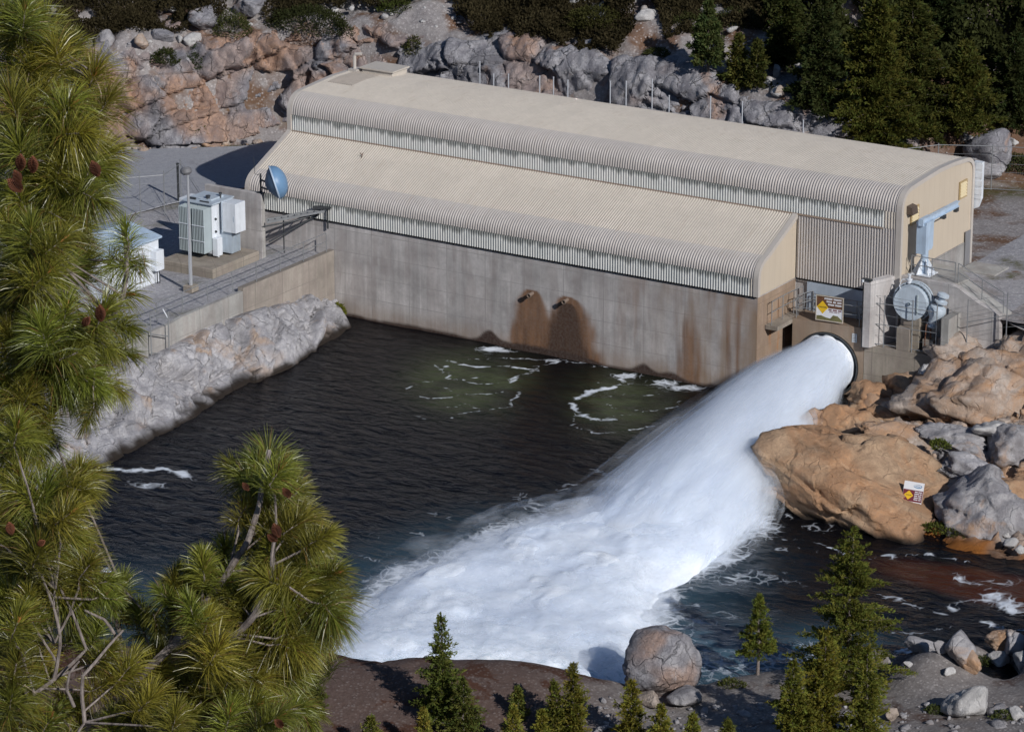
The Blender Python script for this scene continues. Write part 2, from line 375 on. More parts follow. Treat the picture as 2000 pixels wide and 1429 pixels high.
# ================================================================== terrain
CL = [(-70, -22), (-42, -3), (-30, 6.6), (-23.4, 12.2), (-18.6, 17.0), (-15, 19.6), (-8, 20.4), (0, 20.2), (9, 19.8), (16, 19.6), (20.5, 20.8), (24.5, 25.6), (30, 29), (42, 34), (62, 42), (95, 52)]
CW = [3, 3, 2.6, 2.4, 2.2, 2.2, 2.2, 2.4, 2.4, 2.2, 3., 7, 10, 12, 12, 12]      # width of the rise
CH = [9, 9, 8.6, 9.0, 9.7, 10.2, 10.3, 10.4, 10.3, 9.8, 8.9, 8.6, 9.4, 10, 10, 10]   # crest
def yard_z(X, Y): return 3.4+1.45*sst(2, 18, X)
def h_back(X, Y, nz=1.):
    D, T, S = dist_line(X, Y, CL); d = D*S; k = np.arange(len(CL))
    W = np.interp(T, k, CW); Hc = np.interp(T, k, CH); y0 = yard_z(X, Y)
    P = np.stack([X, Y, 0*X], -1).reshape(-1, 3)
    up = .34*np.clip(d-W, 0, 60)+.22*np.clip(d-W-60, 0, 1e9)
    h = y0+(Hc-y0)*np.clip(d/W, 0, 1)+up
    if nz:
        n = fbm(P*.22, 4, 3).reshape(X.shape)*1.1+fbm(P*.9, 3, 9).reshape(X.shape)*.28
        h = h+n*sst(.5, 4, d)*nz+.03*fbm(P*1.3, 2, 5).reshape(X.shape)
    return h
def near_prof(d): return np.interp(d, [-400, -100, -20, 0, 18, 50, 80, 100, 114, 126, 140], [60, 54, 56.8, 56.2, 47.5, 24, 9, 3.0, 1.0, -.2, -3.])
class TPS:
    def __init__(s, pts, lam=.02):
        P = np.array(pts, float); s.xy = P[:, :2]; n = len(P); A = np.zeros((n+3, n+3)); r = np.linalg.norm(s.xy[:, None]-s.xy[None], axis=2)
        A[:n, :n] = s.k(r)+lam*np.eye(n); A[:n, n] = 1; A[:n, n+1:] = s.xy; A[n, :n] = 1; A[n+1:, :n] = s.xy.T
        s.c = np.linalg.solve(A, np.concatenate([P[:, 2], np.zeros(3)])); s.n = n
    def k(s, r): return np.where(r > 1e-9, r*r*np.log(np.maximum(r, 1e-9)), 0)
    def __call__(s, X, Y):
        Q = np.stack([X.ravel(), Y.ravel()], 1); out = np.empty(len(Q))
        for i in range(0, len(Q), 20000):
            q = Q[i:i+20000]; out[i:i+20000] = s.k(np.linalg.norm(q[:, None]-s.xy[None], axis=2))@s.c[:s.n]+s.c[s.n]+q@s.c[s.n+1:]
        return out.reshape(X.shape)
# near bank control points: photo pixel and height above the pool
NBP = [(640, 1275, 1.35), (740, 1291, 1.3), (800, 1283, 1.4), (900, 1285, 1.45), (1000, 1288, 1.45), (1080, 1300, 1.45), (1150, 1320, 1.25), (1230, 1337, .95),
       (560, 1275, 1.2), (300, 1260, 1.2), (0, 1250, 1.2), (-300, 1240, 1.2),
       (640, 1380, 1.3), (900, 1380, 1.35), (1100, 1400, 1.1), (300, 1380, 1.2), (0, 1380, 1.2), (1300, 1390, .8), (1400, 1330, .45), (1480, 1316, .4), (1600, 1304, .4), (1720, 1281, .5), (1800, 1266, .55), (1900, 1258, .6), (2000, 1246, .6), (2200, 1210, .5), (1760, 1300, .6), (1880, 1295, .7), (2000, 1285, .8),
       (1600, 1390, .9), (1750, 1340, .75), (1900, 1330, 1.0), (2000, 1330, 1.1), (1750, 1429, 1.1), (2000, 1429, 1.5), (2250, 1350, 1.4), (1400, 1429, .9)]
_nb = [GZ(u, v, z) for u, v, z in NBP]
def cam_ra(P): q = np.asarray(P)[..., :2]-CAM[:2]; return q@RT[:2], q@AZ[:2]
_r, _a = cam_ra(np.array(_nb))
_pts = list(zip(_r, _a, [p[2] for p in NBP]))
for r_ in np.arange(-40, 45, 8.): 
    for a_ in (92, 100, 108): _pts.append((r_, a_, float(near_prof(a_))))
for (u, v, z), p in zip(NBP, _nb):      # under water beyond the shore line
    if v < 1345 and z < 1.5 and not (u in (2250, )):
        q = cam_ra(p); 
        if q[1] > 118: _pts.append((float(q[0]), float(q[1])+3.2, -1.2)); _pts.append((float(q[0]), float(q[1])+9., -2.6))
TN = TPS(_pts, .05)
def h_near(r, a):
    return TN(r, a)
# -------- coarse ground sheet out to the horizon
g = np.concatenate([[-1500, -900, -600, -420, -300, -220], np.arange(-160, 161, 8), [220, 300, 420, 600, 900, 1500]]).astype(float)
GX_, GY_ = np.meshgrid(g+20, g-20, indexing='ij')
r0, a0 = cam_ra(np.stack([GX_, GY_], -1))
hb = h_back(GX_, GY_, 0)-2.2
hn = near_prof(np.clip(a0, -400, 150))
Z0 = np.where(a0 < 150, hn-.6, -3.)
D_, T_, S_ = dist_line(GX_, GY_, CL)
Z0 = np.where((GY_ > 6) | (D_*S_ > -12), np.maximum(Z0, np.minimum(hb, 75)), Z0)
Z0 = np.where((GX_ < -8) & (GY_ > -30) & (GY_ <= 6), np.maximum(Z0, 1.), Z0)
mobj('ground', np.stack([GX_, GY_, Z0], -1).reshape(-1, 3), grid_faces(len(g), len(g)), MT['hill'], None, True)
tag(bpy.data.objects['ground'], kind='structure')
# -------- hillside behind the plant, with the yard behind it
xs = np.concatenate([np.arange(-75, -32, 1.2), np.arange(-32, 48, .33), np.arange(48, 100, 1.2)]); ys = np.concatenate([np.arange(4.4, 12, .6), np.arange(12, 42, .33), np.arange(42, 110, 1.6)])
X, Y = np.meshgrid(xs, ys, indexing='ij'); Zh = h_back(X, Y)
P = np.stack([X, Y, Zh], -1).reshape(-1, 3)
Dl, Tl, Sl = dist_line(X, Y, CL); dd = (Dl*Sl).ravel()
P[:, 2] += np.where(dd > 1, blocky(P, (2.2, 2.2, 1.6), 31, .55, .7, .2), 0)*sst(1, 3, dd)*(P[:, 0] < 24)
soil = sst(14, 24, P[:, 0])*sst(-1, 2, dd)*.85
grass = np.exp(-((dd+1.2)/1.3)**2)*.9
ob = mobj('hillside', P, grid_faces(len(xs), len(ys)), MT['hill'], None, True, dict(soil=soil, grass=grass)); tag(ob, kind='structure')
def ground_hit(u, v):
    d = ray(u, v); d = d/np.hypot(d[0], d[1]); t = np.arange(150, 420, .25)
    Q = CAM+t[:, None]*d; h = h_back(Q[:, 0], Q[:, 1]); i = np.argmax(Q[:, 2] < h); return np.array([Q[i, 0], Q[i, 1], h[i]])
# -------- quarried rock face (fractured granite)
def resample(pts, step):
    pts = np.array(pts, float); L = np.concatenate([[0], np.cumsum(np.linalg.norm(np.diff(pts, axis=0), axis=1))]); s = np.arange(0, L[-1], step)
    k = np.arange(len(pts)); tt = np.interp(s, L, k); 
    return np.stack([np.interp(tt, k, pts[:, i]) for i in range(pts.shape[1])], 1), tt
C2, tk = resample(CL[2:12], .13)
ker = np.ones(31)/31
for i in range(2): C2[:, i] = np.convolve(np.pad(C2[:, i], 15, 'edge'), ker, 'valid')
tan_ = np.gradient(C2, axis=0); tan_ /= np.linalg.norm(tan_, axis=1)[:, None]; nrm = np.stack([-tan_[:, 1], tan_[:, 0]], 1)
kk = tk+2; Wc = np.interp(kk, np.arange(len(CL)), CW); Hc = np.interp(kk, np.arange(len(CL)), CH); nv = 92
vv = np.linspace(0, 1, nv); prof_d = np.interp(vv, [0, .04, .62, .72, 1.], [-.7, -.2, .80, 1.35, 4.4]); prof_h = np.interp(vv, [0, .04, .62, .72, 1.], [-.05, 0., .90, 1.0, 1.09])
P = np.zeros((len(C2), nv, 3)); y0 = yard_z(C2[:, 0], C2[:, 1])
dW = np.where(prof_d[None] < 1.35, prof_d[None]*Wc[:, None]*.8, 1.35*Wc[:, None]*.8+(prof_d[None]-1.35)*2.2)
P[..., 0] = C2[:, 0, None]+nrm[:, 0, None]*dW; P[..., 1] = C2[:, 1, None]+nrm[:, 1, None]*dW
P[..., 2] = y0[:, None]+(Hc-y0)[:, None]*prof_h[None]+np.where(prof_d[None] > 1.35, .0, 0.)
fp = P.reshape(-1, 3); Nn = np.cross(np.gradient(P, axis=0).reshape(-1, 3), np.gradient(P, axis=1).reshape(-1, 3)); Nn /= np.linalg.norm(Nn, axis=1)[:, None]
if Nn[:, 1].mean() > 0: Nn = -Nn
Nn[:, 2] *= .6
dsp = blocky(fp, (3.3, 3.3, 2.5), 5, .95, 1.1, .35, .2)+(.35+.65*sst(-6, -14, fp[:, 0]))*(joints(fp, (.75, .35, .55), 1.25, .55, 81)+joints(fp, (.6, -.2, -.8), 1.9, .6, 82))+joints(fp, (.9, .3, -.25), .55, .10, 83)+blocky(fp, (1.4, 1.4, 1.1), 8, .15, 1., .10, .25)+.05*fbm(fp*2.2, 4, 4)+.4*fbm(fp*.3, 2, 40)
edge = (sst(0, .06, vv)*sst(1., .8, vv))[None]*np.ones((len(C2), 1))
fp2 = fp+Nn*(dsp*edge.ravel())[:, None]
fp2[:, 2] -= (1-edge.ravel())*.5*(np.tile(vv, len(C2)) > .5)
st = sst(-9, -15, fp[:, 0])*1.*sst(-.12, .22, fbm(fp*.33, 3, 91))+.5*sst(.2, .45, fbm(fp*.5, 3, 77))
cid = blocky(fp, (3.3, 3.3, 2.5), 5, warp=.25, ids=True); st = st*(.35+.9*((cid*13.7) % 1))+.45*(((cid*41.3) % 1) > .72)*(fp[:, 0] < 8)
grs = (np.exp(-((np.tile(vv, len(C2)))/.03)**2)*.8)
cb = mobj('rock_face', fp2, grid_faces(len(C2), nv), MT['rock_cliff'], None, False, dict(stain=np.clip(st, 0, 1)))
tag(cb, kind='structure')
# -------- left yard: gravel, asphalt
xs = np.concatenate([np.arange(-75, -30, 3.), np.arange(-30, -.2, .4), [-.16]]); ys = np.arange(-46, 6, .5)
X, Y = np.meshgrid(xs, ys, indexing='ij'); P = np.stack([X, Y, 0*X+3.36], -1).reshape(-1, 3)
P[:, 2] += .06*fbm(P*.5, 3, 2)*sst(-.2, -2, P[:, 0])
P[:, 2] -= 3.*sst(-19, -30, P[:, 1])*sst(-30, -5, P[:, 0])
gob = mobj('gravel_yard', P, grid_faces(len(xs), len(ys)), MT['gravel'], None, True, dict(grass=.5*sst(.25, .5, fbm(P*.6, 3, 8)))); tag(gob, kind='structure')
rd = [GZ(*p) for p in [(60, 302, 3.5), (245, 293, 3.5), (470, 286, 3.5), (640, 262, 3.5), (640, 330, 3.5), (470, 368, 3.5), (330, 398, 3.5), (205, 432, 3.5), (60, 470, 3.5)]]
MB().prism([(p[0], p[1], 3.46) for p in rd], (0, 0, .06)).build('road', MT['asphalt']); tag(bpy.data.objects['road'], kind='structure')
# -------- right yard, level with the end of the building
xs = np.concatenate([np.arange(32.3, 62, .3), np.arange(62, 100, 2.)]); ys = np.arange(4.5, 28.5, .3)
X, Y = np.meshgrid(xs, ys, indexing='ij'); P = np.stack([X, Y, 0*X], -1).reshape(-1, 3)
D_, T_, S_ = dist_line(P[:, 0], P[:, 1], CL)
P[:, 2] = 4.88+.05*fbm(P*.7, 3, 6)+np.where(D_*S_ > -.4, -1.2, 0)+.9*sst(3.2, 1., np.hypot(P[:, 0]-33.2, P[:, 1]-5.5)/1.6)*0-.55*sst(37, 40, P[:, 0])*sst(9, 5, P[:, 1])
gob = mobj('gravel_apron', P, grid_faces(len(xs), len(ys)), MT['gravel'], None, True, dict(soil=.5*sst(.1, .4, fbm(P*.4, 3, 14))*sst(10, 4, P[:, 1]-6), grass=.9*sst(.05, .3, fbm(P*.5, 3, 15))*sst(14, 9, np.hypot(P[:, 0]-35, P[:, 1]-11)*3))); tag(gob, kind='structure')
# -------- left bank: pale fractured slope under the retaining wall
ys = np.arange(0.6, -48, -.115); nv = 60; vv = np.linspace(0, 1, nv)
zt = np.interp(-ys, [0, 1.2, 3, 5, 8.5, 12, 16.5, 20, 26, 48], [.9, 1.3, 1.85, 1.95, 2.3, 2.4, 2.1, 2.4, 2.6, 2.6])
xw = np.interp(-ys, [-1, .5, 1.5, 3.5, 9, 14.5, 20, 27, 48], [.5, 1.0, 2.1, 2.6, 3.3, 3.3, 4.2, 4.6, 5.4])
xt = np.interp(-ys, [0, 15, 17, 24, 48], [-.12, -.12, -.4, -5, -10])
P = np.zeros((len(ys), nv, 3)); sh = np.interp(vv, [0, .18, .82, 1.], [0, .20, .94, 1.2]); sz = np.interp(vv, [0, .18, .82, 1.], [1, .96, .10, -.45])
P[..., 0] = xt[:, None]+(xw-xt)[:, None]*sh; P[..., 1] = ys[:, None]; P[..., 2] = np.where(sz >= 0, zt[:, None]*sz, 1.6*sz)
fp = P.reshape(-1, 3)
sk = fp@np.array([[1, 0, 0], [.55, 1, -.45], [0, 0, 1]])    # joints dip along the bank
dsp = blocky(sk, (3.0, 3.8, 2.6), 12, .85, 1.1, .42, .3)+blocky(sk, (1.0, 1.5, .8), 15, .14, 1., .10, .3)+joints(fp, (.15, .9, .45), .95, .24, 84)+joints(fp, (.1, .55, -.8), 1.5, .28, 85)+joints(fp, (.2, .95, -.1), .38, .10, 86)+.10*fbm(np.stack([fp[:, 0]*.35, fp[:, 1]*1.7+fp[:, 2]*.7, fp[:, 2]*.3], 1), 5, 22)+.04*fbm(fp*2.5, 4, 21)+.9*fbm(np.stack([0*fp[:, 1], fp[:, 1]*.22, 0*fp[:, 1]], 1), 3, 23)
em = np.tile(sst(0, .12, vv)*(1-.88*sst(.58, .9, vv)), len(ys)); fp2 = fp+np.array([.75, 0, .5])*(dsp*em)[:, None]
st = .75*sst(.2, .42, fbm(fp*.45, 3, 33))*sst(-16, -10, fp[:, 1]); wet = sst(.5, .08, fp2[:, 2]+.25*fbm(fp*1.2, 3, 2))
lb = mobj('left_bank', fp2, grid_faces(len(ys), nv), MT['rock_bank'], None, False, dict(stain=np.clip(st, 0, 1), wet=wet)); tag(lb, kind='structure')
# -------- right bank base under the boulders
RBP = [(1690, 790, 1.0), (1640, 830, 1.0), (1760, 800, 1.3), (1830, 745, 1.9), (1830, 700, 2.3), (1900, 690, 3.2), (1990, 690, 4.0), (1900, 780, 2.3), (1990, 830, 2.3), (1880, 860, 1.7), (1990, 910, 1.3), (1800, 880, 1.2),
       (1850, 1045, .15), (1930, 1000, .5), (2000, 985, .7), (2000, 1060, .25), (1990, 1110, -.25), (1850, 1090, -.3), (1700, 1075, -.8), (1600, 1020, -1.2), (1520, 940, -1.5), (1560, 860, -.8), (1620, 800, -.2), (2200, 900, 2), (2200, 1000, .8), (2200, 700, 4.5), (2300, 1090, -.2), (1990, 1200, -1.5), (1700, 1150, -2), (1500, 1050, -2), (2300, 1200, -1.5)]
_rp = [tuple(GZ(*p)) for p in RBP]+[(36, 3.8, 3.1), (40, 4.2, 4.3), (33, 2.0, 1.2), (31, 1.6, .2), (29, 1.0, -1), (45, 6, 4.6), (60, 6, 5), (60, -5, 3.2)]
TR = TPS(_rp, .05)
xs = np.arange(28.5, 66, .2); ys = np.arange(-24, 6.2, .2); X, Y = np.meshgrid(xs, ys, indexing='ij'); Zr = TR(X, Y)
Zr = np.clip(Zr, -3, 4.75); lim = (Y > 2.6) & (X < 37.6); Zr = np.where(lim, -2, Zr); Zr = np.where((X < 31.2) & (Y > .5), np.minimum(Zr, -.6), Zr)
fp = np.stack([X, Y, Zr], -1).reshape(-1, 3)
fp[:, 2] += (blocky(fp, (2.4, 2.0, 1.4), 44, .6, 1., .3, .25)+joints(fp, (.8, .5, .3), .9, .25, 87)+joints(fp, (-.4, .8, .3), 1.3, .3, 88)+blocky(fp, (.8, .7, .6), 46, .22, .9, .12, .25)+.06*fbm(fp*2.5, 3, 3))*sst(-.3, .5, fp[:, 2])*np.where(lim.ravel(), 0, 1)
alg = sst(.9, .15, fp[:, 2])*sst(38, 42, fp[:, 0])*(.35+.65*sst(-.2, .3, fbm(fp*.8, 3, 5))); wet = sst(.25, -.05, fp[:, 2])*.8
ob = mobj('right_bank', fp, grid_faces(len(xs), len(ys)), MT['rock_tan'], None, False, dict(algae=np.clip(alg, 0, 1), wet=wet, stain=.3*sst(0, .3, fbm(fp*.4, 3, 6)))); tag(ob, kind='structure')
def h_right(x, y): return float(np.clip(TR(np.array([x]), np.array([y]))[0], -3, 4.75))
# -------- near bank: gravel and a brown rock lip in front of the pool
rs = np.arange(-42, 46, .26); as_ = np.concatenate([np.arange(30, 96, 2.), np.arange(96, 142, .26)])
R_, A_ = np.meshgrid(rs, as_, indexing='ij'); Zn = h_near(R_, A_)
Zn = np.where(A_ < 100, near_prof(A_), np.where(A_ < 106, Zn*sst(100, 106, A_)+near_prof(A_)*(1-sst(100, 106, A_)), Zn))
XY = CAM[:2]+R_[..., None]*RT[:2]+A_[..., None]*AZ[:2]; fp = np.concatenate([XY, Zn[..., None]], -1).reshape(-1, 3)
rr = R_.ravel(); aa = A_.ravel(); lip = sst(4.5, 1., rr)*sst(117, 120, aa)
fp[:, 2] += (.12*fbm(fp*.8, 4, 71)+.05*fbm(fp*4, 3, 72))*(1-lip)+lip*(blocky(fp, (4.2, 4.2, 3), 73, .22, .5, .05)+.05*fbm(fp*1.5, 4, 74))
fp[:, 2] += np.where(aa < 98, 2.2*fbm(fp*.12, 3, 75), 0)
soil = sst(6, 0, rr)*.95; wet = sst(.2, -.02, fp[:, 2])
ob = mobj('near_bank', fp, grid_faces(len(rs), len(as_)), MT['bankgravel'], None, True, dict(soil=soil*(1-lip*.2), wet=wet)); tag(ob, kind='structure')
def near_hit(u, v):
    d = ray(u, v); d = d/np.hypot(d[0], d[1]); t = np.arange(85, 145, .1); Q = CAM+t[:, None]*d; r, a = cam_ra(Q)
    h = np.where(a < 103, near_prof(a), h_near(r, a)); i = np.argmax(Q[:, 2] < h)
    return np.array([Q[i, 0], Q[i, 1], h[i]]) if Q[i, 2] < h[i] else GZ(u, v, .5)

# ================================================================== water
xs = np.concatenate([np.arange(-14, -1, .5), np.arange(-1, 58, .15), np.arange(58, 120, 1.)]); ys = np.concatenate([np.arange(-95, -52, 1.), np.arange(-52, 6, .15)])
X, Y = np.meshgrid(xs, ys, indexing='ij'); P = np.stack([X, Y, 0*X], -1).reshape(-1, 3); px, py = P[:, 0], P[:, 1]
S0 = np.array([28.8, 2.4, 1.43]); JD = np.array([.135, -math.sqrt(1-.135**2), 0]); JN = np.array([-JD[1], JD[0], 0])
js = (px-S0[0])*JD[0]+(py-S0[1])*JD[1]; jl = (px-S0[0])*JN[0]+(py-S0[1])*JN[1]
near_jet = np.exp(-(np.clip(np.abs(jl)-2-.14*np.clip(js, 0, 60), 0, 99)/5.)**2)*sst(3, 14, js)*sst(60, 40, js)
Q = P*np.array([.34, .75, 1]); wv = .055*fbm(Q, 4, 100)+.03*fbm(P@rotz(.5).T*np.array([.8, 1.7, 1]), 2, 110)+.16*near_jet*fbm(P*.7, 3, 120)
right = sst(38, 50, px)*sst(-6, -16, py)
wv += .12*right*fbm(P*.8, 3, 130)
P[:, 2] = wv
foam = np.zeros(len(P)); green = np.zeros(len(P)); turq = np.zeros(len(P))
def line_foam(pts, wd, st=1.):
    q = [GZ(u, v, 0) for u, v in pts]; jit = np.stack([fbm(P*1.1, 3, 140), fbm(P*1.1+9, 3, 150)], 1)*.55
    d, _, _ = dist_line(px+jit[:, 0], py+jit[:, 1], q); np.maximum(foam, min(1., st*1.05+.16)*np.exp(-(d/(wd*.8))**2)*(.62+.55*sst(-.25, .2, fbm(P*1.4, 2, 170))), out=foam)
def spot(u, v, rx, ry, st, arr, p=2):
    c = GZ(u, v, 0); r = (px-c[0])*RT[0]+(py-c[1])*RT[1]; a = (px-c[0])*AZ[0]+(py-c[1])*AZ[1]
    np.maximum(arr, st*np.exp(-(np.hypot(r/rx, a/ry))**p), out=arr)
spot(905, 748, 2.7, 4.6, 1., green, 2.4); spot(960, 735, 2.0, 3.4, .9, green, 2.4); spot(1215, 787, 2.6, 4.4, .8, green, 2.4); green *= .55+.75*sst(-.35, .3, fbm(P*np.array([.5, .8, 1]), 4, 190))
for l, wd, st in [([(870, 705), (912, 714), (1000, 717), (1050, 722), (1085, 705)], .16, .75), ([(1050, 716), (1015, 735), (993, 747)], .15, .7), ([(855, 712), (870, 738), (900, 742), (960, 735)], .13, .6), ([(790, 770), (850, 780), (905, 765), (965, 772), (985, 760)], .13, .55), ([(878, 815), (945, 800), (1000, 790), (1012, 766)], .14, .55), ([(820, 742), (850, 748), (880, 765)], .12, .5),
                  ([(1228, 732), (1190, 757), (1148, 762), (1122, 785), (1132, 812), (1160, 820), (1200, 822)], .28, .9), ([(1128, 800), (1122, 825), (1160, 845), (1220, 845), (1290, 825), (1330, 808)], .15, .6), ([(1170, 780), (1205, 797), (1250, 800)], .13, .45), ([(1235, 745), (1210, 752)], .15, .6), ([(760, 800), (820, 815), (850, 822)], .1, .4), ([(1062, 705), (1000, 700), (930, 703), (880, 712), (850, 730)], .14, .6), ([(840, 740), (800, 752), (775, 775)], .12, .5), ([(900, 742), (930, 752), (985, 748), (1010, 735)], .12, .55), ([(1175, 775), (1220, 768), (1275, 772)], .12, .5), ([(1160, 745), (1200, 752), (1260, 748), (1310, 760)], .12, .5), ([(940, 800), (900, 790), (860, 795)], .12, .5), ([(1165, 820), (1230, 812), (1290, 800), (1330, 785)], .12, .5),
                  ([(1500, 990), (1545, 1000), (1560, 1012)], .2, .7), ([(1530, 1048), (1570, 1050), (1610, 1062), (1650, 1080)], .2, .8), ([(1480, 1030), (1450, 1052), (1500, 1050)], .2, .6), ([(1350, 1105), (1420, 1095), (1470, 1075)], .35, .5), ([(1330, 1130), (1400, 1120), (1450, 1130)], .35, .5),
                  ([(1720, 1165), (1790, 1180), (1850, 1200)], .3, .45), ([(1870, 1130), (1930, 1140), (1990, 1135)], .5, .62), ([(1860, 1180), (1910, 1170), (1950, 1160)], .5, .6), ([(1940, 1160), (1975, 1190), (2000, 1195)], .8, .9), ([(1930, 1215), (1960, 1235), (2000, 1230)], .4, .6), ([(1740, 1240), (1800, 1235), (1860, 1225)], .25, .5), ([(1700, 1090), (1800, 1085), (1900, 1095)], .25, .5),
                  ([(1760, 1270), (1790, 1262), (1775, 1285)], .25, .8), ([(210, 918), (260, 922), (320, 915), (380, 935)], .5, .66), ([(300, 918), (335, 920)], .22, .95), ([(250, 945), (320, 950)], .6, .5), ([(200, 1115), (225, 1120)], .4, .7), ([(205, 1185), (260, 1175)], .6, .7)]:
    line_foam(l, wd, st)
for u, v, rx, ry, st in [(962, 682, 1.0, .5, 1.), (985, 685, .7, .35, .9), (1080, 705, 1.2, .4, .7), (1222, 733, .9, .5, 1.), (1300, 748, 1.1, .7, .85), (1340, 757, 1.4, .6, .9), (1180, 716, .8, .25, .7), (1130, 708, 1.2, .2, .6)]:
    spot(u, v, rx, ry, st, foam)
# the jet stirs white and turquoise water where it lands
LND = [GZ(u, v, 0)[:2] for u, v in [(1420, 830), (1330, 900), (1210, 965), (1100, 1010), (1000, 1030), (900, 1070), (790, 1120), (690, 1195), (610, 1270), (560, 1330), (900, 1440), (1240, 1400), (1260, 1300), (1285, 1215), (1310, 1155), (1400, 1095), (1480, 1020), (1515, 940), (1560, 870)]]
ins = in_poly(px, py, LND); dl, _, _ = dist_line(px, py, LND+[LND[0]])
sd = np.where(ins, dl, -dl)
foam = np.maximum(foam, sst(-2.2, .8, sd+1.3*fbm(P*.5, 3, 160)))
turq = np.maximum(sst(-6, 0, sd)*sst(-14, -30, py)*.6, 0)
for c in [(1420, 1285, 3.2, 4), (1500, 1290, 3, 3.4), (1380, 1260, 2, 4), (1600, 1280, 3, 3)]: spot(*c, 1., turq)
spot(290, 1190, 4, 5, .5, turq); spot(250, 1150, 3, 3, .4, turq)
for c in [(1400, 1300, 2., 2.), (1480, 1295, 2.4, 1.6), (1560, 1288, 2.6, 1.5), (1320, 1240, 1.2, 3.), (1590, 1270, 1.5, 1.5)]: spot(*c, .62, foam)
foam = np.maximum(foam, .62*sst(-9, 0, sd)*sst(.12, .45, fbm(P*np.array([.8, 1.3, 1]), 4, 180))*sst(-4, -14, py))
foam = np.clip(foam, 0, 1)
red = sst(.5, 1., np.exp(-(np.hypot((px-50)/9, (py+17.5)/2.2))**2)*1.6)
t = NT('dark_pool_water'); p = t.pos(); fa = t.attr('foam')
wa = t.N('VectorMath', dict(operation='ADD'), i0=p, i1=t.vmul(t.N('TexNoise', None, Vector=p, Scale=.8, Detail=5).outputs[1], (1.6, 1.6, 0))).outputs[0]
ed = t.N('TexVoronoi', dict(feature='DISTANCE_TO_EDGE'), Vector=wa, Scale=1.7).outputs[0]; n = t.noise(t.vmul(p, (1., 1., 1)), 2.6, 8, .7, .6)
br = t.math('ADD', t.math('MULTIPLY', t.ramp(ed, [(0, 1.), (.16, 0.)]), .45), t.math('MULTIPLY', n, .75))
fm = t.ramp(t.math('ADD', t.math('MULTIPLY', fa, 1.25), t.math('SUBTRACT', br, 1.08)), [(.02, 0.), (.58, 1.)])
fm = t.math('MULTIPLY', fm, t.math('GREATER_THAN', fa, .02))
c = t.mix(t.attr('green'), (.004, .0042, .0058), t.mix(t.noise(p, 1.2, 5), (.022, .028, .012), (.085, .105, .05)))
c = t.mix(t.attr('turq'), c, t.mix(t.noise(p, .8, 6, .65, .5), (.02, .05, .085), (.08, .16, .21)))
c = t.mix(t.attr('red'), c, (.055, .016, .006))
c = t.mix(t.math('MULTIPLY', fm, t.math('MULTIPLY_ADD', fa, .45, .5)), c, (.72, .77, .84))
rg = t.mix(fm, (.10, .10, .10), (.8, .8, .8))
b1 = t.noise(t.vmul(p, (.75, 1.5, 1)), 1.15, 5, .55, .5); b2 = t.noise(p, 9, 3, .6)
wmat = t.bsdf(c, t.N('SeparateColor', None, Color=rg).outputs[0], t.bump(t.math('ADD', b1, t.math('MULTIPLY', b2, .07)), .62, .30), IOR=1.33, Specular_IOR_Level=.19)
ob = mobj('pool_water', P, grid_faces(len(xs), len(ys)), wmat, None, True, dict(foam=foam, green=np.clip(green, 0, 1), turq=np.clip(turq, 0, 1), red=red)); tag(ob, kind='structure')
# ================================================================== water jet
jet = thing('water_jet', 'white roaring jet of water bursting from the round outlet and crashing into the pool', 'water jet', S0)
def jr(s): return 1.70+.098*s, 1.70+.034*s, -.0035*s*s
ss = np.linspace(-1.5, 34, 150); th = np.linspace(0, 2*np.pi, 97)[:-1]; Sg, Tg = np.meshgrid(ss, th, indexing='ij')
rh, rv, zc = jr(np.clip(Sg, 0, 99)); q = np.stack([Sg*.10, np.cos(Tg)*1.6, np.sin(Tg)*1.6], -1).reshape(-1, 3)
kf = (.93-.04*sst(0, 6, Sg)-.002*np.clip(Sg, 0, 40))*(1+(.03+.006*np.clip(Sg, 0, 30))*fbm(q*1.5, 4, 201).reshape(Sg.shape)+.018*fbm(q*np.array([1., 4, 4]), 3, 203).reshape(Sg.shape))
kf *= 1-.10*np.exp(-((np.mod(Tg-1.75+np.pi, 2*np.pi)-np.pi)/.10)**2)*sst(16, 0, Sg)-.05*np.exp(-((np.mod(Tg-1.2+np.pi, 2*np.pi)-np.pi)/.08)**2)*sst(14, 0, Sg)
Lg = np.cos(Tg)*rh*kf; Zg = np.sin(Tg)*rv*kf+zc
V = S0+Sg[..., None]*JD-Lg[..., None]*JN*-1+np.array([0, 0, 1])*Zg[..., None]
n1, n2 = Sg.shape; I = np.arange(n1-1)[:, None]*n2+np.arange(n2)[None]; J = np.arange(n1-1)[:, None]*n2+(np.arange(n2)[None]+1) % n2
t = NT('white_water'); p = t.pos(); n = t.noise(p, .45, 6, .6, .4); nf = t.noise(p, 2.2, 7, .7, .8)
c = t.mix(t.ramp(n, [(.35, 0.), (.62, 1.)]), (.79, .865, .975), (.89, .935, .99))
c = t.mix(t.math('MULTIPLY', t.ramp(nf, [(.30, 1.), (.5, 0.)]), t.attr('thin')), c, (.28, .42, .52))
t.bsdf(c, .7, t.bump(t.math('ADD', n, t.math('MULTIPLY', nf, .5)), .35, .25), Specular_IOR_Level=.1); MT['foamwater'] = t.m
mobj('jet_core', V.reshape(-1, 3), np.stack([I, J, J+n2, I+n2], -1).reshape(-1, 4), MT['foamwater'], jet, True)
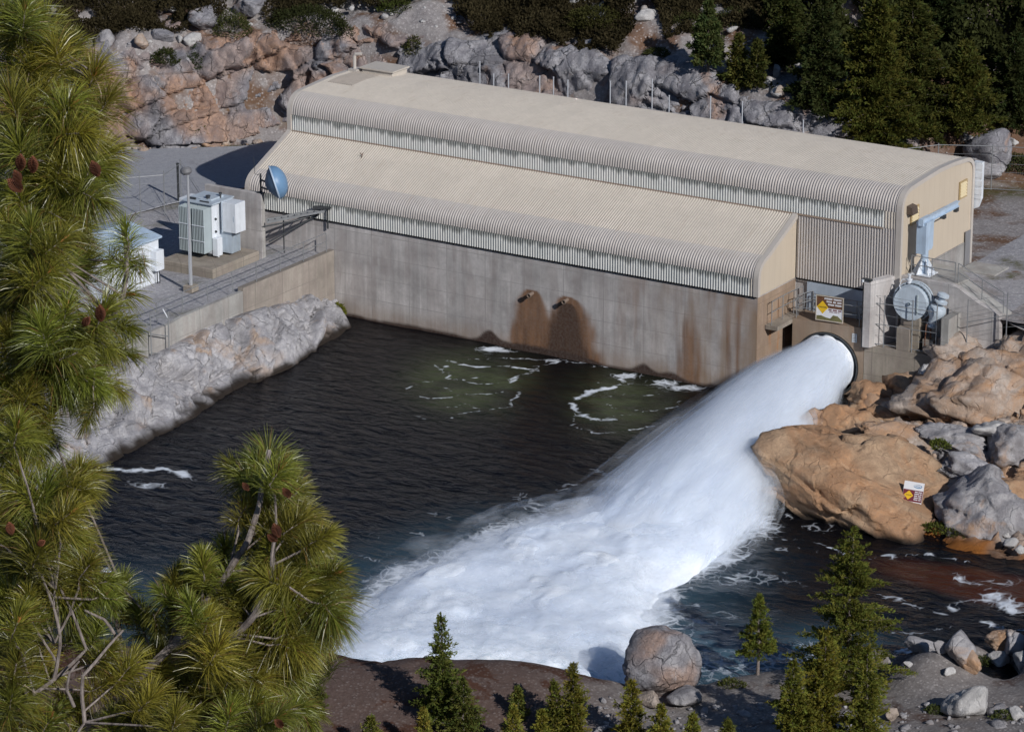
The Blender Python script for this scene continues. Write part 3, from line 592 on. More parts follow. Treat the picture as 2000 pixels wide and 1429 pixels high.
# churning white water where the jet lands
sg = np.arange(8, 48, .16); lg = np.arange(-11, 11, .16); Sg, Lg = np.meshgrid(sg, lg, indexing='ij')
P = np.stack([S0[0]+Sg*JD[0]+Lg*JN[0], S0[1]+Sg*JD[1]+Lg*JN[1], 0*Sg], -1).reshape(-1, 3)
ins = in_poly(P[:, 0], P[:, 1], LND); dl, _, _ = dist_line(P[:, 0], P[:, 1], LND+[LND[0]]); sd = np.where(ins, dl, -dl)
s_ = Sg.ravel(); e = sst(.1, 3.2, sd+1.0*fbm(P*.4, 3, 160))
bil = 1-np.abs(fbm(P*.32, 5, 210))*2.2; hgt = e*(.12+np.interp(s_, [8, 16, 24, 31, 38, 48], [.15, .6, 1.0, .9, .55, .25])*(.75+.45*bil+.5*fbm(P*.16, 2, 211)))+.30*e*fbm(P*.8, 6, 212, .6)
P[:, 2] = np.where(e > .02, hgt, -.25); thin = sst(32, 40, s_)*.8+(1-e)*.4
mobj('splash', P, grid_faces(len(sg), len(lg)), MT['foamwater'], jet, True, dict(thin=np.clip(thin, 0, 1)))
MISTL = .8      # the landing drifts to the far side
# veils of flying droplets: thin layers, each denser towards the middle
t = NT('droplet_veil'); op = t.attr('op'); st_ = t.N('CombineXYZ', None, X=t.attr('sx'), Y=t.attr('sy'), Z=t.attr('sz')).outputs[0]
n1_ = t.noise(st_, 1., 6, .62, .35); al = t.math('ADD', t.math('MULTIPLY', op, 1.55), t.math('MULTIPLY', t.math('SUBTRACT', n1_, .5), t.math('MULTIPLY', t.math('SUBTRACT', 1.15, op), 1.15)), clamp=True)
al = t.math('MULTIPLY', al, t.N('MapRange', dict(interpolation_type='SMOOTHSTEP'), Value=op, From_Min=0., From_Max=.12).outputs[0])
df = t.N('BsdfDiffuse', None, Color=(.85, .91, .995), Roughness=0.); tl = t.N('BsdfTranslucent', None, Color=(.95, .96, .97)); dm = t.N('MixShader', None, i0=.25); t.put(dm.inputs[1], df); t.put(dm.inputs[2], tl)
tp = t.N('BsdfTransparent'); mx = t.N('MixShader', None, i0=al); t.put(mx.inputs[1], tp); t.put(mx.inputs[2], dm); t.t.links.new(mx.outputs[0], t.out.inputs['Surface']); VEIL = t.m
Vs = []; Fs = []; ops = []; sx_ = []; sy_ = []; sz_2 = []; nv_ = 0
ssv = np.linspace(.0, 37, 110); thv = np.linspace(0, 2*np.pi, 73)[:-1]; Sv, Tv = np.meshgrid(ssv, thv, indexing='ij'); rhv, rvv, zcv = jr(Sv)
for k, (kk_, o_) in enumerate(((.90, .42), (.95, .34), (1.0, .26), (1.05, .20), (1.11, .15), (1.18, .10), (1.27, .06))):
    q = np.stack([Sv*.12, np.cos(Tv)*1.5, np.sin(Tv)*1.5+k], -1).reshape(-1, 3); grow = sst(0, 6, Sv); kf = (.93-.93*0+0*Sv)+(kk_-.93)*(.10+.90*grow)*(1+.018*Sv)
    kf = kf*(1+(.015+.0045*Sv)*fbm(q*1.6, 4, 230+k).reshape(Sv.shape))
    Vv = S0+Sv[..., None]*JD+(np.cos(Tv)*rhv*kf)[..., None]*JN+np.array([0, 0, 1])*(np.sin(Tv)*rvv*kf+zcv)[..., None]
    a1, a2 = Sv.shape; I = np.arange(a1-1)[:, None]*a2+np.arange(a2)[None]; J = np.arange(a1-1)[:, None]*a2+(np.arange(a2)[None]+1) % a2
    Vs.append(Vv.reshape(-1, 3)); Fs.append(np.stack([I, J, J+a2, I+a2], -1).reshape(-1, 4)+nv_); nv_ += Vv.shape[0]*Vv.shape[1]
    ops.append((o_*sst(29, 15, Sv)*(sst(-.2, 1.2, Sv) if k > 1 else 1)).ravel()); sx_.append((Sv*.085).ravel()); sy_.append((np.cos(Tv)*rhv*.75).ravel()); sz_2.append((np.sin(Tv)*rvv*.75+3.7*k).ravel())
sg = np.arange(6, 50, .3); lg = np.arange(-13, 13, .3); Sg, Lg = np.meshgrid(sg, lg, indexing='ij'); P = np.stack([S0[0]+Sg*JD[0]+Lg*JN[0], S0[1]+Sg*JD[1]+Lg*JN[1], 0*Sg], -1).reshape(-1, 3)
ins = in_poly(P[:, 0], P[:, 1], LND); dl, _, _ = dist_line(P[:, 0], P[:, 1], LND+[LND[0]]); rq, aq = cam_ra(P); sdv = np.where(ins, dl, -dl)-9*sst(-.6, .3, h_near(rq, aq)); sv_l = Sg.ravel()
for k in range(4):
    wob = 1.5*fbm(P*.35+k*3.1, 4, 240+k); e = sst(-.9-.45*k, 2.0-.2*k, sdv+wob); hk = e*(.25+np.interp(sv_l, [6, 16, 24, 31, 38, 50], [.1, .5, .95, .85, .55, .3])*(.8+.6*fbm(P*.2, 3, 250+k)))*(1+.10*k)+.16*k*e+.22*e*fbm(P*.9, 4, 260+k)
    Q = P.copy(); Q[:, 2] = np.where(e > .01, hk+.03, -.3); Vs.append(Q); Fs.append(grid_faces(len(sg), len(lg))+nv_); nv_ += len(Q); ops.append(e*(.22, .15, .10, .07)[k]*sst(49, 44, sv_l)); sx_.append(P[:, 0]*.55+3*k); sy_.append(P[:, 1]*.42); sz_2.append(hk*1.2+k)
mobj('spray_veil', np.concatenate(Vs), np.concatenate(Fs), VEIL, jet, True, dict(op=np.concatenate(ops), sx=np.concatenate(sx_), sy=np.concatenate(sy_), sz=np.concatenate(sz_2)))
# ================================================================== powerhouse
XL, XB, XR, YU, ZC, YB = -5.9, 26.2, 32.1, 4.1, 5.28, 12.6
def bez(p0, p1, p2, n=9):
    tt = np.linspace(0, 1, n)[:, None]; return (1-tt)**2*np.array(p0)+2*tt*(1-tt)*np.array(p1)+tt**2*np.array(p2)
cat = lambda *a: np.concatenate(a)
PU_w = np.array([(YU, 5.3), (YU, 8.72)]); PU_s = np.array([(YU, 8.72), (YU, 9.62)])
PU_e = bez((YU, 9.62), (YU, 10.62), (5.15, 10.74), 12); PU_r = cat(PU_e[-1:], [(6.8, 10.84), (8.4, 10.92), (10.0, 10.88), (11.5, 10.76)], bez((11.75, 10.73), (YB, 10.6), (YB, 9.8), 8), [(YB, 4.85)])
PL_s = np.array([(0, ZC), (0, 6.22)]); PL_e = bez((0, 6.22), (0, 6.98), (.95, 7.22), 10); PL_r = cat(PL_e[-1:], [(2.0, 7.70), (3.0, 8.14)], bez((3.1, 8.19), (YU, 8.62), (YU, 8.72), 8))
def corr(prof, x0, x1, per=.153, hgt=.036):
    prof = np.array(prof, float); tn = np.gradient(prof, axis=0); tn /= np.linalg.norm(tn, axis=1)[:, None]; nr = np.stack([-tn[:, 1], tn[:, 0]], 1)
    xs = []; hs = []; n = int(round((x1-x0)/per)); pr_ = (x1-x0)/n
    for i in range(n):
        for fx, hh in ((0, 0), (.42, 0), (.54, 1), (.88, 1)): xs.append(x0+(i+fx)*pr_); hs.append(hh*hgt)
    xs.append(x1); hs.append(0.); xs, hs = np.array(xs), np.array(hs)
    V = np.zeros((len(xs), len(prof), 3)); V[..., 0] = xs[:, None]; V[..., 1] = prof[None, :, 0]+nr[None, :, 0]*hs[:, None]; V[..., 2] = prof[None, :, 1]+nr[None, :, 1]*hs[:, None]
    return V.reshape(-1, 3), grid_faces(len(xs), len(prof))
ph = thing('powerhouse', 'long tan ribbed-metal powerhouse with a stepped curved roof on a stained concrete wall', 'building', (13, 6, 0))
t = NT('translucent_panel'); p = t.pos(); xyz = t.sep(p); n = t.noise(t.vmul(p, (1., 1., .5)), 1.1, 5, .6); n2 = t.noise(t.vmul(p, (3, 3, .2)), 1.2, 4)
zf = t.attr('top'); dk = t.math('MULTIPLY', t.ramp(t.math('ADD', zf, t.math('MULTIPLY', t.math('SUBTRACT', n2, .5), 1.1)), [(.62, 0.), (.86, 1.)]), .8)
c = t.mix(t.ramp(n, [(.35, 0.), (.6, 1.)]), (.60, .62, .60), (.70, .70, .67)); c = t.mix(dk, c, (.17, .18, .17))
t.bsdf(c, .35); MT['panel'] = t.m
def skin(name, prof, x0, x1, mat, **kw):
    V, F = corr(prof, x0, x1); a = None
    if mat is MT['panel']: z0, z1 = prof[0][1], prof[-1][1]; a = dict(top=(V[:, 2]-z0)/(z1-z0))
    o = mobj(name, V, F, mat, ph, False, a); return o
def dense(prof, n): return cat(*[np.linspace(prof[i], prof[i+1], n, endpoint=(i == len(prof)-2)) for i in range(len(prof)-1)])
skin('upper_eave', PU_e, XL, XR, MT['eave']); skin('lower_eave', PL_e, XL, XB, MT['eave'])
skin('upper_roof', PU_r, XL, XR, MT['roof'])
skin('lower_roof', PL_r, XL, XB, MT['roof'])
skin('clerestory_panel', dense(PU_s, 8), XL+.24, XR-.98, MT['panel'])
skin('end_siding', PU_s, XR-.98, XR, MT['roof']); skin('end_siding', PU_s, XL, XL+.24, MT['roof'])
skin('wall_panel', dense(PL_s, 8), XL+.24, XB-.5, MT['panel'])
skin('end_siding', PL_s, XB-.5, XB, MT['roof']); skin('end_siding', PL_s, XL, XL+.24, MT['roof'])
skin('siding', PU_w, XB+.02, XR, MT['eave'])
PU_r = cat(PU_e, PU_r[1:]); PL_r = cat(PL_e, PL_r[1:])
# end walls, with raised seams
t = NT('tan_flat_siding'); p = t.pos(); xyz = t.sep(p); fy = t.math('FRACT', t.math('MULTIPLY', xyz[1], 1/.61)); ln = t.math('LESS_THAN', fy, .05)
n = t.noise(t.vmul(p, (1, 1, .3)), 1.5, 5); c = t.mix(n, (.50, .425, .335), (.58, .50, .395)); c = t.mix(t.math('MULTIPLY', ln, .25), c, (.34, .28, .21))
t.bsdf(c, .5, t.bump(ln, .5, .02)); MT['endwall'] = t.m
def endpoly(profs, x, zlo):
    P = [(x, y, z) for pr_ in profs for y, z in pr_]; return [q for q in P if q[2] >= zlo-1e-6]
up_poly = [(XR-.03, YU, 6.2)]+[(XR-.03, y, z) for y, z in cat(PU_s[1:], PU_r[1:-1])]+[(XR-.03, YB, 6.2)]
MB().prism(up_poly, (-.08, 0, 0)).build('end_wall', MT['endwall'], ph)
lo_poly = [(XB-.03, y, z) for y, z in cat(PL_s, PL_r[1:])]+[(XB-.03, YU, ZC)]
MB().prism(lo_poly, (-.08, 0, 0)).build('end_wall', MT['endwall'], ph)
le = [(XL+.03, y, z) for y, z in cat(PL_s, PL_r[1:], PU_s[1:], PU_r[1:])]+[(XL+.03, YB, 3.0), (XL+.03, 0, 3.0)]
MB().prism(le, (.08, 0, 0)).build('end_wall', MT['endwall'], ph)
def trim(prof, x0, x1, off=.06, name='edge_trim'):
    prof = np.array(prof, float); tn = np.gradient(prof, axis=0); tn /= np.linalg.norm(tn, axis=1)[:, None]; nr = np.stack([-tn[:, 1], tn[:, 0]], 1); b = MB()
    o = prof+nr*off; i = prof-nr*.16; V = []; n = len(prof)
    for x in (x0, x1):
        V += [(x, y, z) for y, z in i]+[(x, y, z) for y, z in o]
    F = []
    for k in range(n-1): F += [(n+k, n+k+1, 3*n+k+1, 3*n+k), (k, k+1, n+k+1, n+k), (2*n+k, 3*n+k, 3*n+k+1, 2*n+k+1), (k, 2*n+k, 2*n+k+1, k+1)]
    b.add(V, F); return b.build(name, MT['trim'], ph)
fullU = cat(PU_w, PU_s[1:], PU_r[1:])
trim(fullU, XR-.26, XR+.05); trim(cat(PL_s, PL_r[1:]), XB-.24, XB+.05); trim(cat(PU_s, PU_r[1:]), XL-.04, XL+.22); trim(cat(PL_s, PL_r[1:]), XL-.04, XL+.22)
MB().box(XL+.3, XB-.05, -.075, -.055, ZC-.05, ZC+.01).box(XB+.1, XR-.3, YU-.075, YU-.055, 5.24, 5.31).build('drip_edge', MT['black'], ph)
MB().box(XL+.3, XR-1., YU-.07, YU-.056, 8.66, 8.75).build('flashing', m_paint('brown_flashing', (.33, .25, .19)), ph)
# concrete base: front wall on a fine sheet so that its stains can be laid on
xs = np.arange(XL, XB+.01, .1); zs = np.arange(-2, ZC, .0917); Xw, Zw = np.meshgrid(xs, zs, indexing='ij'); Vw = np.stack([Xw, 0*Xw, Zw], -1).reshape(-1, 3)
x, z = Vw[:, 0], Vw[:, 2]; nz = fbm(Vw*np.array([1.2, 1, .8]), 4, 301); nzf = fbm(Vw*np.array([4, 1, 1.2]), 4, 302)
st = np.zeros(len(Vw))
for pc, zt_, lft, rgt in ((12.75, 3.5, 1.02, 1.0), (14.9, 3.45, 1.05, 1.5)):
    d = np.clip(zt_-z, 0, 9); wl_ = lft*d**.36*1.05; wr_ = rgt*d**.42*1.02
    u = np.where(x < pc, (pc-x)/np.maximum(wl_, .03), (x-pc)/np.maximum(wr_, .03)); st = np.maximum(st, sst(1.2, .66, u+.22*nz+.16*nzf)*(d > 0))
st = np.maximum(st, sst(.9, .4, np.abs(x-13.8)/1.3+.3*nz)*sst(2.6, 1.8, z))*.92
st = np.maximum(st, .75*sst(.02, .4, fbm(np.stack([x*1.7, 0*x, z*.14], 1), 4, 307))*sst(16.5, 22, x))
wl_ = .12+.16*fbm(np.stack([x*.8, 0*x, 0*x], 1), 3, 303)+.55*np.exp(-((x-10.0)/.55)**2)+.5*np.exp(-((x-19.6)/.6)**2)+.28*sst(9.5, 11.5, x)*sst(17.5, 15.5, x)+.22*np.exp(-((x-21.2)/.8)**2)
d2 = np.clip(3.1-z, 0, 9); core = sst(1., .55, np.where(x < 15, (15-x)/np.maximum(.55+.8*d2**.6, .05), (x-15)/np.maximum(1.02*d2**.45, .05))+.2*nz+.1*nzf)*(d2 > 0)
wet = np.maximum(sst(.10, -.08, z-wl_), .85*core)
tan = sst(17, 24, x)*1.0*(.5+.9*fbm(Vw*np.array([1.6, 1, .12]), 3, 306)+.3*nzf)+.55*sst(1.3, .2, z)+.8*sst(25.4, 26.2, x)*sst(5.2, 3., z)
V, F = Vw, grid_faces(len(xs), len(zs))
mobj('front_wall', V, F[:, ::-1].copy(), MT['conc'], ph, False, dict(stain=np.clip(st, 0, 1), wet=wet, tan=np.clip(tan, 0, 1)))
ys = np.arange(0, YU+.05, .1); Yw, Zw = np.meshgrid(ys, zs, indexing='ij'); Ve = np.stack([0*Yw+XB, Yw, Zw], -1).reshape(-1, 3)
nz = fbm(Ve*np.array([1, 2.2, .35]), 4, 305); st = sst(.05, .4, nz+.25*sst(1.4, 0, Ve[:, 1]))*sst(5.2, 3.4, Ve[:, 2])*.75
mobj('side_wall', Ve, grid_faces(len(ys), len(zs)), m_concrete('rust_stained_concrete', (.36, .27, .20), .6, .5, 1., (.26, .11, .035)), ph, False, dict(stain=st, tan=.25+0*st, wet=sst(.5, .2, Ve[:, 2])))
MB().box(XL+.02, XB-.02, .02, 4.5, -2, ZC-.02).box(XL+.02, XR-.05, 4.2, YB-.05, -2, 5.25).build('base', MT['conc'], ph)
MB().box(XR-.06, XR+.02, YU+.02, YB-.02, 3.2, 6.2).build('end_base', m_concrete('grey_concrete_plinth', (.34, .33, .32)), ph)
MB().box(XR+.021, XR+.06, 11.75, 12.4, 4.9, 6.75).box(XR+.06, XR+.1, 11.72, 11.76, 4.9, 6.8).build('door', m_paint('grey_steel_door', (.22, .22, .23)), ph)
t = NT('painted_bulkhead'); 
MB().box(26.9, 31.2, YU-.05, YU+.1, 2.7, 5.2).build('bulkhead_panel', m_paint('blue_white_bulkhead', (.38, .45, .54), .6, .12), ph)
for y0_, z0_ in ((10.85, 8.72), (5.15, 8.7)):
    fr = MB()
    fr.box(XR+.0, XR+.06, y0_, y0_+.08, z0_, z0_+.95).box(XR, XR+.06, y0_+.82, y0_+.9, z0_, z0_+.95).box(XR, XR+.06, y0_+.08, y0_+.82, z0_+.87, z0_+.95).box(XR, XR+.06, y0_+.08, y0_+.82, z0_, z0_+.08)
    f = fr.build('vent_louver', m_paint('ochre_louver_frame', (.42, .31, .16)), ph); s = MB()
    for k in range(5):
        zz_ = z0_+.12+.155*k; s.prism([(XR+.01, y0_+.08, zz_), (XR+.10, y0_+.08, zz_-.02), (XR+.02, y0_+.08, zz_+.12)], (0, .74, 0))
    s.build('louver_blades', m_paint('cream_louver', (.66, .56, .36)), f)
MB().prism([(XR+.0, 4.72, 9.42), (XR+.34, 4.72, 9.40), (XR+.28, 4.72, 9.78), (XR, 4.72, 9.85)], (0, .62, 0)).build('wall_lamp', m_paint('brown_lamp_housing', (.10, .075, .06)), ph)
for xp_ in (12.75, 14.9):
    b = MB(); b.lathe((xp_, .1, 3.3), (0, -1, -.1), [(0, .10), (.42, .10), (.42, .13), (.5, .13), (.5, .085), (.1, .08)], 14); b.build('drain_pipe', m_paint('weathered_pipe', (.20, .15, .12), .7), ph, True)
# roof fittings at the far end
a0_ = np.array([-5.35, 10.4, 10.95])
MB().box(-5.0, -2.9, 10.1, 11.6, 10.78, 11.12, bev=.03).box(-5.1, -2.8, 10.0, 11.7, 11.12, 11.2).build('roof_hatch', MT['roof'], ph)
b = MB(); b.box(-5.75, -5.2, 9.8, 10.5, 10.85, 11.05).tube([(-5.5, 10.1, 11.0), (-5.5, 10.1, 11.75), (-5.44, 10.12, 11.88), (-5.1, 10.2, 11.92)], .1, 10); b.build('vent_pipe', MT['trim'], ph)
V, F = corr(np.array([(7.2, 10.87), (8.4, 10.94), (10.0, 10.90)]), -5.4, -3.7, .153, .036); V[:, 2] += .012; mobj('roof_patch', V, F, m_paint('faded_roof_sheet', (.42, .37, .32)), ph)
MB().tube([(-.2, 3.0, 8.15), (-.1, 3.05, 8.45)], .02, 6).tube([(-.16, 3.02, 8.3), (-.3, 3.0, 8.42)], .02, 6).build('roof_bracket', MT['rust'], ph)

# white sheeted panel at the back corner
b = MB(); b.box(32.02, 32.5, 12.72, 13.0, 8.35, 10.35)
for k in range(4): b.box(32.12+.0, 32.54, 12.70, 12.72, 8.6+.45*k, 8.9+.45*k)
r_ = thing('sheeted_panel', 'bright white sheeted panel hung on the far back corner of the building', 'panel', (32.3, 12.8, 8.3)); b.build('panel', MT['white'], r_)
bb = MB(); bb.prism([(32.02, 12.75, 8.35), (32.5, 12.75, 8.35), (32.35, 12.75, 7.9), (32.02, 12.75, 7.75)], (0, .2, 0)); bb.build('torn_skirt', MT['white'], r_)

# ================================================================== jib crane
cr = thing('jib_crane', 'pale blue jib crane with its arm along the end wall, on the small deck', 'crane', (32.95, 5.2, 6.3))
b = MB(); b.lathe((32.95, 5.2, 6.3), (0, 0, 1), [(0, .20), (1.6, .19), (2.25, .16), (2.25, 0)], 18); b.build('column', MT['blue'], cr, True)
b = MB(); b.box(32.4, 33.5, 4.7, 5.7, 6.30, 6.36)
for k in range(6):
    a = k*math.pi/3+.3; c_, s_2 = math.cos(a), math.sin(a); b.prism([(32.95+c_*.18-.02*s_2, 5.2+s_2*.18+.02*c_, 6.36), (32.95+c_*.62-.02*s_2, 5.2+s_2*.62+.02*c_, 6.36), (32.95+c_*.2-.02*s_2, 5.2+s_2*.2+.02*c_, 7.1)], (.04*s_2, -.04*c_, 0))
b.build('base_brackets', MT['white'], cr)
b = MB(); b.box(32.68, 33.22, 4.72, 4.80, 7.45, 9.0).box(32.68, 33.22, 5.5, 5.58, 7.7, 9.0).box(32.68, 32.74, 4.8, 5.5, 8.3, 9.0).box(33.16, 33.22, 4.8, 5.5, 7.6, 9.0).box(32.66, 33.24, 4.70, 5.62, 9.0, 9.12); b.build('head_housing', MT['blue'], cr)
b = MB(); b.box(32.84, 33.06, 4.75, 8.95, 9.22, 9.26).box(32.925, 32.975, 4.75, 8.95, 9.0, 9.22).box(32.84, 33.06, 4.75, 8.95, 8.96, 9.0).box(32.82, 33.08, 4.6, 5.6, 8.95, 9.30); b.build('arm', MT['blue'], cr)
b = MB(); b.box(32.86, 33.04, 8.6, 8.9, 8.72, 8.95); b.build('trolley', MT['darksteel'], cr)
b = MB(); b.box(32.87, 33.12, 7.0, 7.25, 8.75, 8.95).tube([(33.1, 5.6, 8.9), (33.1, 7.1, 8.9)], .03, 6); b.build('hoist_cable', MT['darksteel'], cr)

# ================================================================== outlet block, valve pit, deck
ob_ = thing('outlet_block', 'concrete outlet block with a large round pipe mouth, right of the long wall', 'outlet', (28.9, 2.6, 0))
pl, pr2 = np.array([26.96, 2.42]), np.array([30.86, 2.82]); ex = (pr2-pl)/np.linalg.norm(pr2-pl); ey = np.array([-ex[1], ex[0]]); Rb = np.array([[ex[0], ey[0], 0], [ex[1], ey[1], 0], [0, 0, 1]])
Lb = np.linalg.norm(pr2-pl); oc3 = np.array([28.86-pl[0], 0, 1.42]); cx = float(np.array([28.86, 2.42+.19])@ex-pl@ex); cz = 1.42; rr_ = 1.76
n = 48; cir = [(cx+rr_*math.cos(2*math.pi*k/n), cz+rr_*math.sin(2*math.pi*k/n)) for k in range(n)]
bm = bmesh.new(); outer = [(-.0, -2.5), (Lb, -2.5), (Lb, 3.67), (0, 3.67)]
def ringface(y):
    vo = [bm.verts.new((a, y, b_)) for a, b_ in outer]; vc = [bm.verts.new((a, y, b_)) for a, b_ in cir]
    e = [bm.edges.new((vo[i], vo[(i+1) % 4])) for i in range(4)]+[bm.edges.new((vc[i], vc[(i+1) % n])) for i in range(n)]
    bmesh.ops.triangle_fill(bm, edges=e, use_beauty=True); return vo, vc
vo, vc = ringface(0.)
vb = [bm.verts.new((q.co.x, 1.75, q.co.z)) for q in vo]
for i in range(4): bm.faces.new((vo[i], vo[(i+1) % 4], vb[(i+1) % 4], vb[i]))
bm.verts.index_update(); V = np.array([q.co[:] for q in bm.verts])@Rb.T+np.array([pl[0], pl[1], 0]); F = [[q.index for q in f.verts] for f in bm.faces]; bm.free()
mobj('block', V, F, MT['conc_warm'], ob_, False, dict(stain=.25*np.ones(len(V)), tan=.4*np.ones(len(V)))); 
def L(a, y, z): return Rb@np.array([a, y, z])+np.array([pl[0], pl[1], 0])
b = MB(); b.lathe(L(cx, -.03, cz), Rb@np.array([0, 1, 0]), [(0, rr_-.02), (0, rr_-.11), (1.7, rr_-.11), (1.7, 0)], 48); b.build('pipe_mouth', MT['darksteel'], ob_)
# notice plate
b = MB(); b.box(3.28, 3.55, -.03, -.005, 2.85, 3.32, Rb, (pl[0], pl[1], 0)); nt = thing('notice_plate', 'small pale notice plate bolted beside the round pipe mouth', 'notice', L(3.4, -.02, 2.85)); b.build('plate', m_paint('pale_plate', (.5, .53, .55)), nt)
b = MB()
for k in range(5): b.box(3.32, 3.51-.03*(k % 2), -.036, -.031, 2.93+.075*k, 2.955+.075*k, Rb, (pl[0], pl[1], 0))
b.build('lettering', m_paint('grey_ink', (.2, .21, .23)), nt)
# deck slabs and pit walls
dk = thing('valve_pit', 'concrete valve pit with a low front slab and a sloping right wall', 'concrete pit', (33.5, 3.5, 2.5))
MB().prism([(30.88, 2.84, -1.5), (35.4, 3.02, -1.5), (35.4, 5.2, -1.5), (30.9, 4.9, -1.5)], (0, 0, 4.3)).build('floor_slab', MT['conc_warm'], dk)
MB().prism([(30.95, 2.45, 2.8), (31.32, 2.48, 2.8), (31.95, 4.25, 2.8), (31.5, 4.25, 2.8)], (0, 0, 3.5)).build('left_wall', MT['conc'], dk)
wp = [(31.6, 4.3, 2.6), (31.6, 4.3, 6.28), (34.9, 4.3, 6.26), (35.25, 4.3, 6.16), (36.4, 4.3, 5.55), (37.6, 4.3, 5.1), (37.75, 4.3, 2.)]
MB().prism(wp, (0, .35, 0)).build('right_wall', MT['conc'], dk)
MB().box(35.1, 35.5, 2.9, 4.29, 2.6, 4.9).build('side_pier', MT['conc_pale'], dk)
MB().prism([(32.12, 4.66, 6.14), (35.0, 4.66, 6.14), (35.2, 5.9, 6.14), (34.0, 7.2, 6.14), (32.12, 7.4, 6.14)], (0, 0, .12)).prism([(32.2, 4.67, 4.2), (34.8, 4.67, 4.2), (34.9, 5.8, 4.2), (33.9, 7.1, 4.2), (32.2, 7.3, 4.2)], (0, 0, 1.93)).prism([(34.9, 4.66, 6.14), (35.1, 5.9, 6.14), (37.7, 5.6, 4.95), (37.6, 4.66, 5.0)], (0, 0, -.5)).build('upper_deck', MT['conc_pale'], dk)
MB().prism([(32.3, 10.9, 4.8), (34.3, 10.9, 4.8), (34.3, 12.7, 4.8), (32.3, 12.7, 4.8)], (0, 0, .16)).build('door_slab', MT['conc_pale']); tag(bpy.data.objects['door_slab'], 'flat concrete slab outside the far grey door', 'slab')
MB().box(32.6, 33.35, 2.95, 3.55, 2.8, 4.0, bev=.02).build('plinth', MT['conc_warm'], dk)
MB().box(33.9, 34.5, 3.3, 3.8, 2.8, 3.5, bev=.02).build('plinth', MT['conc_warm'], dk)
# big flanged valve
vc_ = GY(1779, 592, 3.35); vx, vz = vc_[0], vc_[2]
bv = thing('flanged_valve', 'large grey-white round valve with bolted flanges in the concrete pit', 'valve', (vx, 3.4, vz-1.1))
vd = np.array([-.12, 1, 0.])
b = MB(); b.lathe((vx, 3.25, vz), vd, [(0, 0), (0, .88), (.07, .88), (.07, .80), (.22, .84), (.34, .86), (.34, 1.04), (.5, 1.04), (.5, .86), (.72, .86), (.72, 1.0), (.84, 1.0), (.84, .7), (1.0, .6), (1.0, 0)], 36); b.build('body', MT['blue_grey'], bv, True)
d_, u_, v_ = frame(vd)
for t0, rb_, nb in ((.30, .96, 30), (.68, .94, 30)):
    b = MB(); b.lathe(np.array([vx, 3.25, vz])+d_*(t0+.01), d_, [(0, rb_-.012), (0, rb_+.012), (.03, rb_+.012), (.03, rb_-.012), (0, rb_-.012)], 30)
    for k in range(nb):
        a = 2*math.pi*k/nb; c_ = np.array([vx, 3.25, vz])+d_*t0+rb_*(math.cos(a)*u_+math.sin(a)*v_); b.lathe(c_, d_, [(-.0, 0), (0, .034), (.26, .034), (.26, 0)], 6)
    b.build('bolt_ring', MT['darksteel'], bv)

b = MB(); c_ = np.array([vx, 3.22, vz]); b.bar(c_+.82*u_*-1*.0+.85*v_*1*.6+.4*u_, c_-.85*v_*.6+.4*u_, .08, .06); b.lathe(c_, -d_, [(0, .09), (.1, .07), (.1, 0)], 10); b.build('face_rib', MT['radiator'], bv)
b = MB(); b.lathe((vx-.25, 3.6, vz+.95), (0, 0, 1), [(0, .12), (.18, .12), (.18, .16), (.24, .16), (.24, .06), (.42, .06), (.42, .1), (.48, .1), (.48, 0)], 12); b.tube([(vx-.25, 3.6, vz+1.15), (vx-.6, 3.5, vz+1.12), (vx-.72, 3.45, vz+.8), (vx-.55, 3.4, vz+.5)], .025, 6); b.build('top_fitting', MT['white'], bv, True)
b = MB(); b.box(vx-.5, vx+.5, 3.35, 3.95, 2.8, vz-.75); b.build('saddle', MT['conc_warm'], bv)
sv_ = GY(1822, 612, 3.5); sx, sz_ = sv_[0], sv_[2]
bs = thing('bypass_valve', 'smaller tilted grey bypass valve with a domed top right of the big valve', 'valve', (sx, 3.6, sz_-.7))
ax = np.array([.28, .1, 1.]); b = MB(); b.lathe((sx-.1, 3.6, sz_-.75), ax, [(0, 0), (0, .26), (.12, .28), (.12, .22), (.45, .26), (.7, .42), (.95, .46), (1.12, .40), (1.2, .2), (1.2, 0)], 20); b.build('body', MT['blue_grey'], bs, True)
b = MB(); b.lathe((sx+.26, 3.72, sz_+.42), ax, [(0, .12), (.15, .12), (.15, .34), (.24, .34), (.24, .15), (.42, .17), (.5, .32), (.62, .3), (.68, .14), (.68, 0)], 18); b.build('actuator', MT['blue_grey'], bs, True)
b = MB(); b.tube([(sx-.05, 3.4, 2.8), (sx-.05, 3.45, sz_-.5)], .05, 8).tube([(sx-.3, 3.3, 2.8), (sx-.28, 3.35, sz_-.6), (sx-.05, 3.45, sz_-.55)], .035, 8); b.build('pipe_leg', MT['rust'], bs)

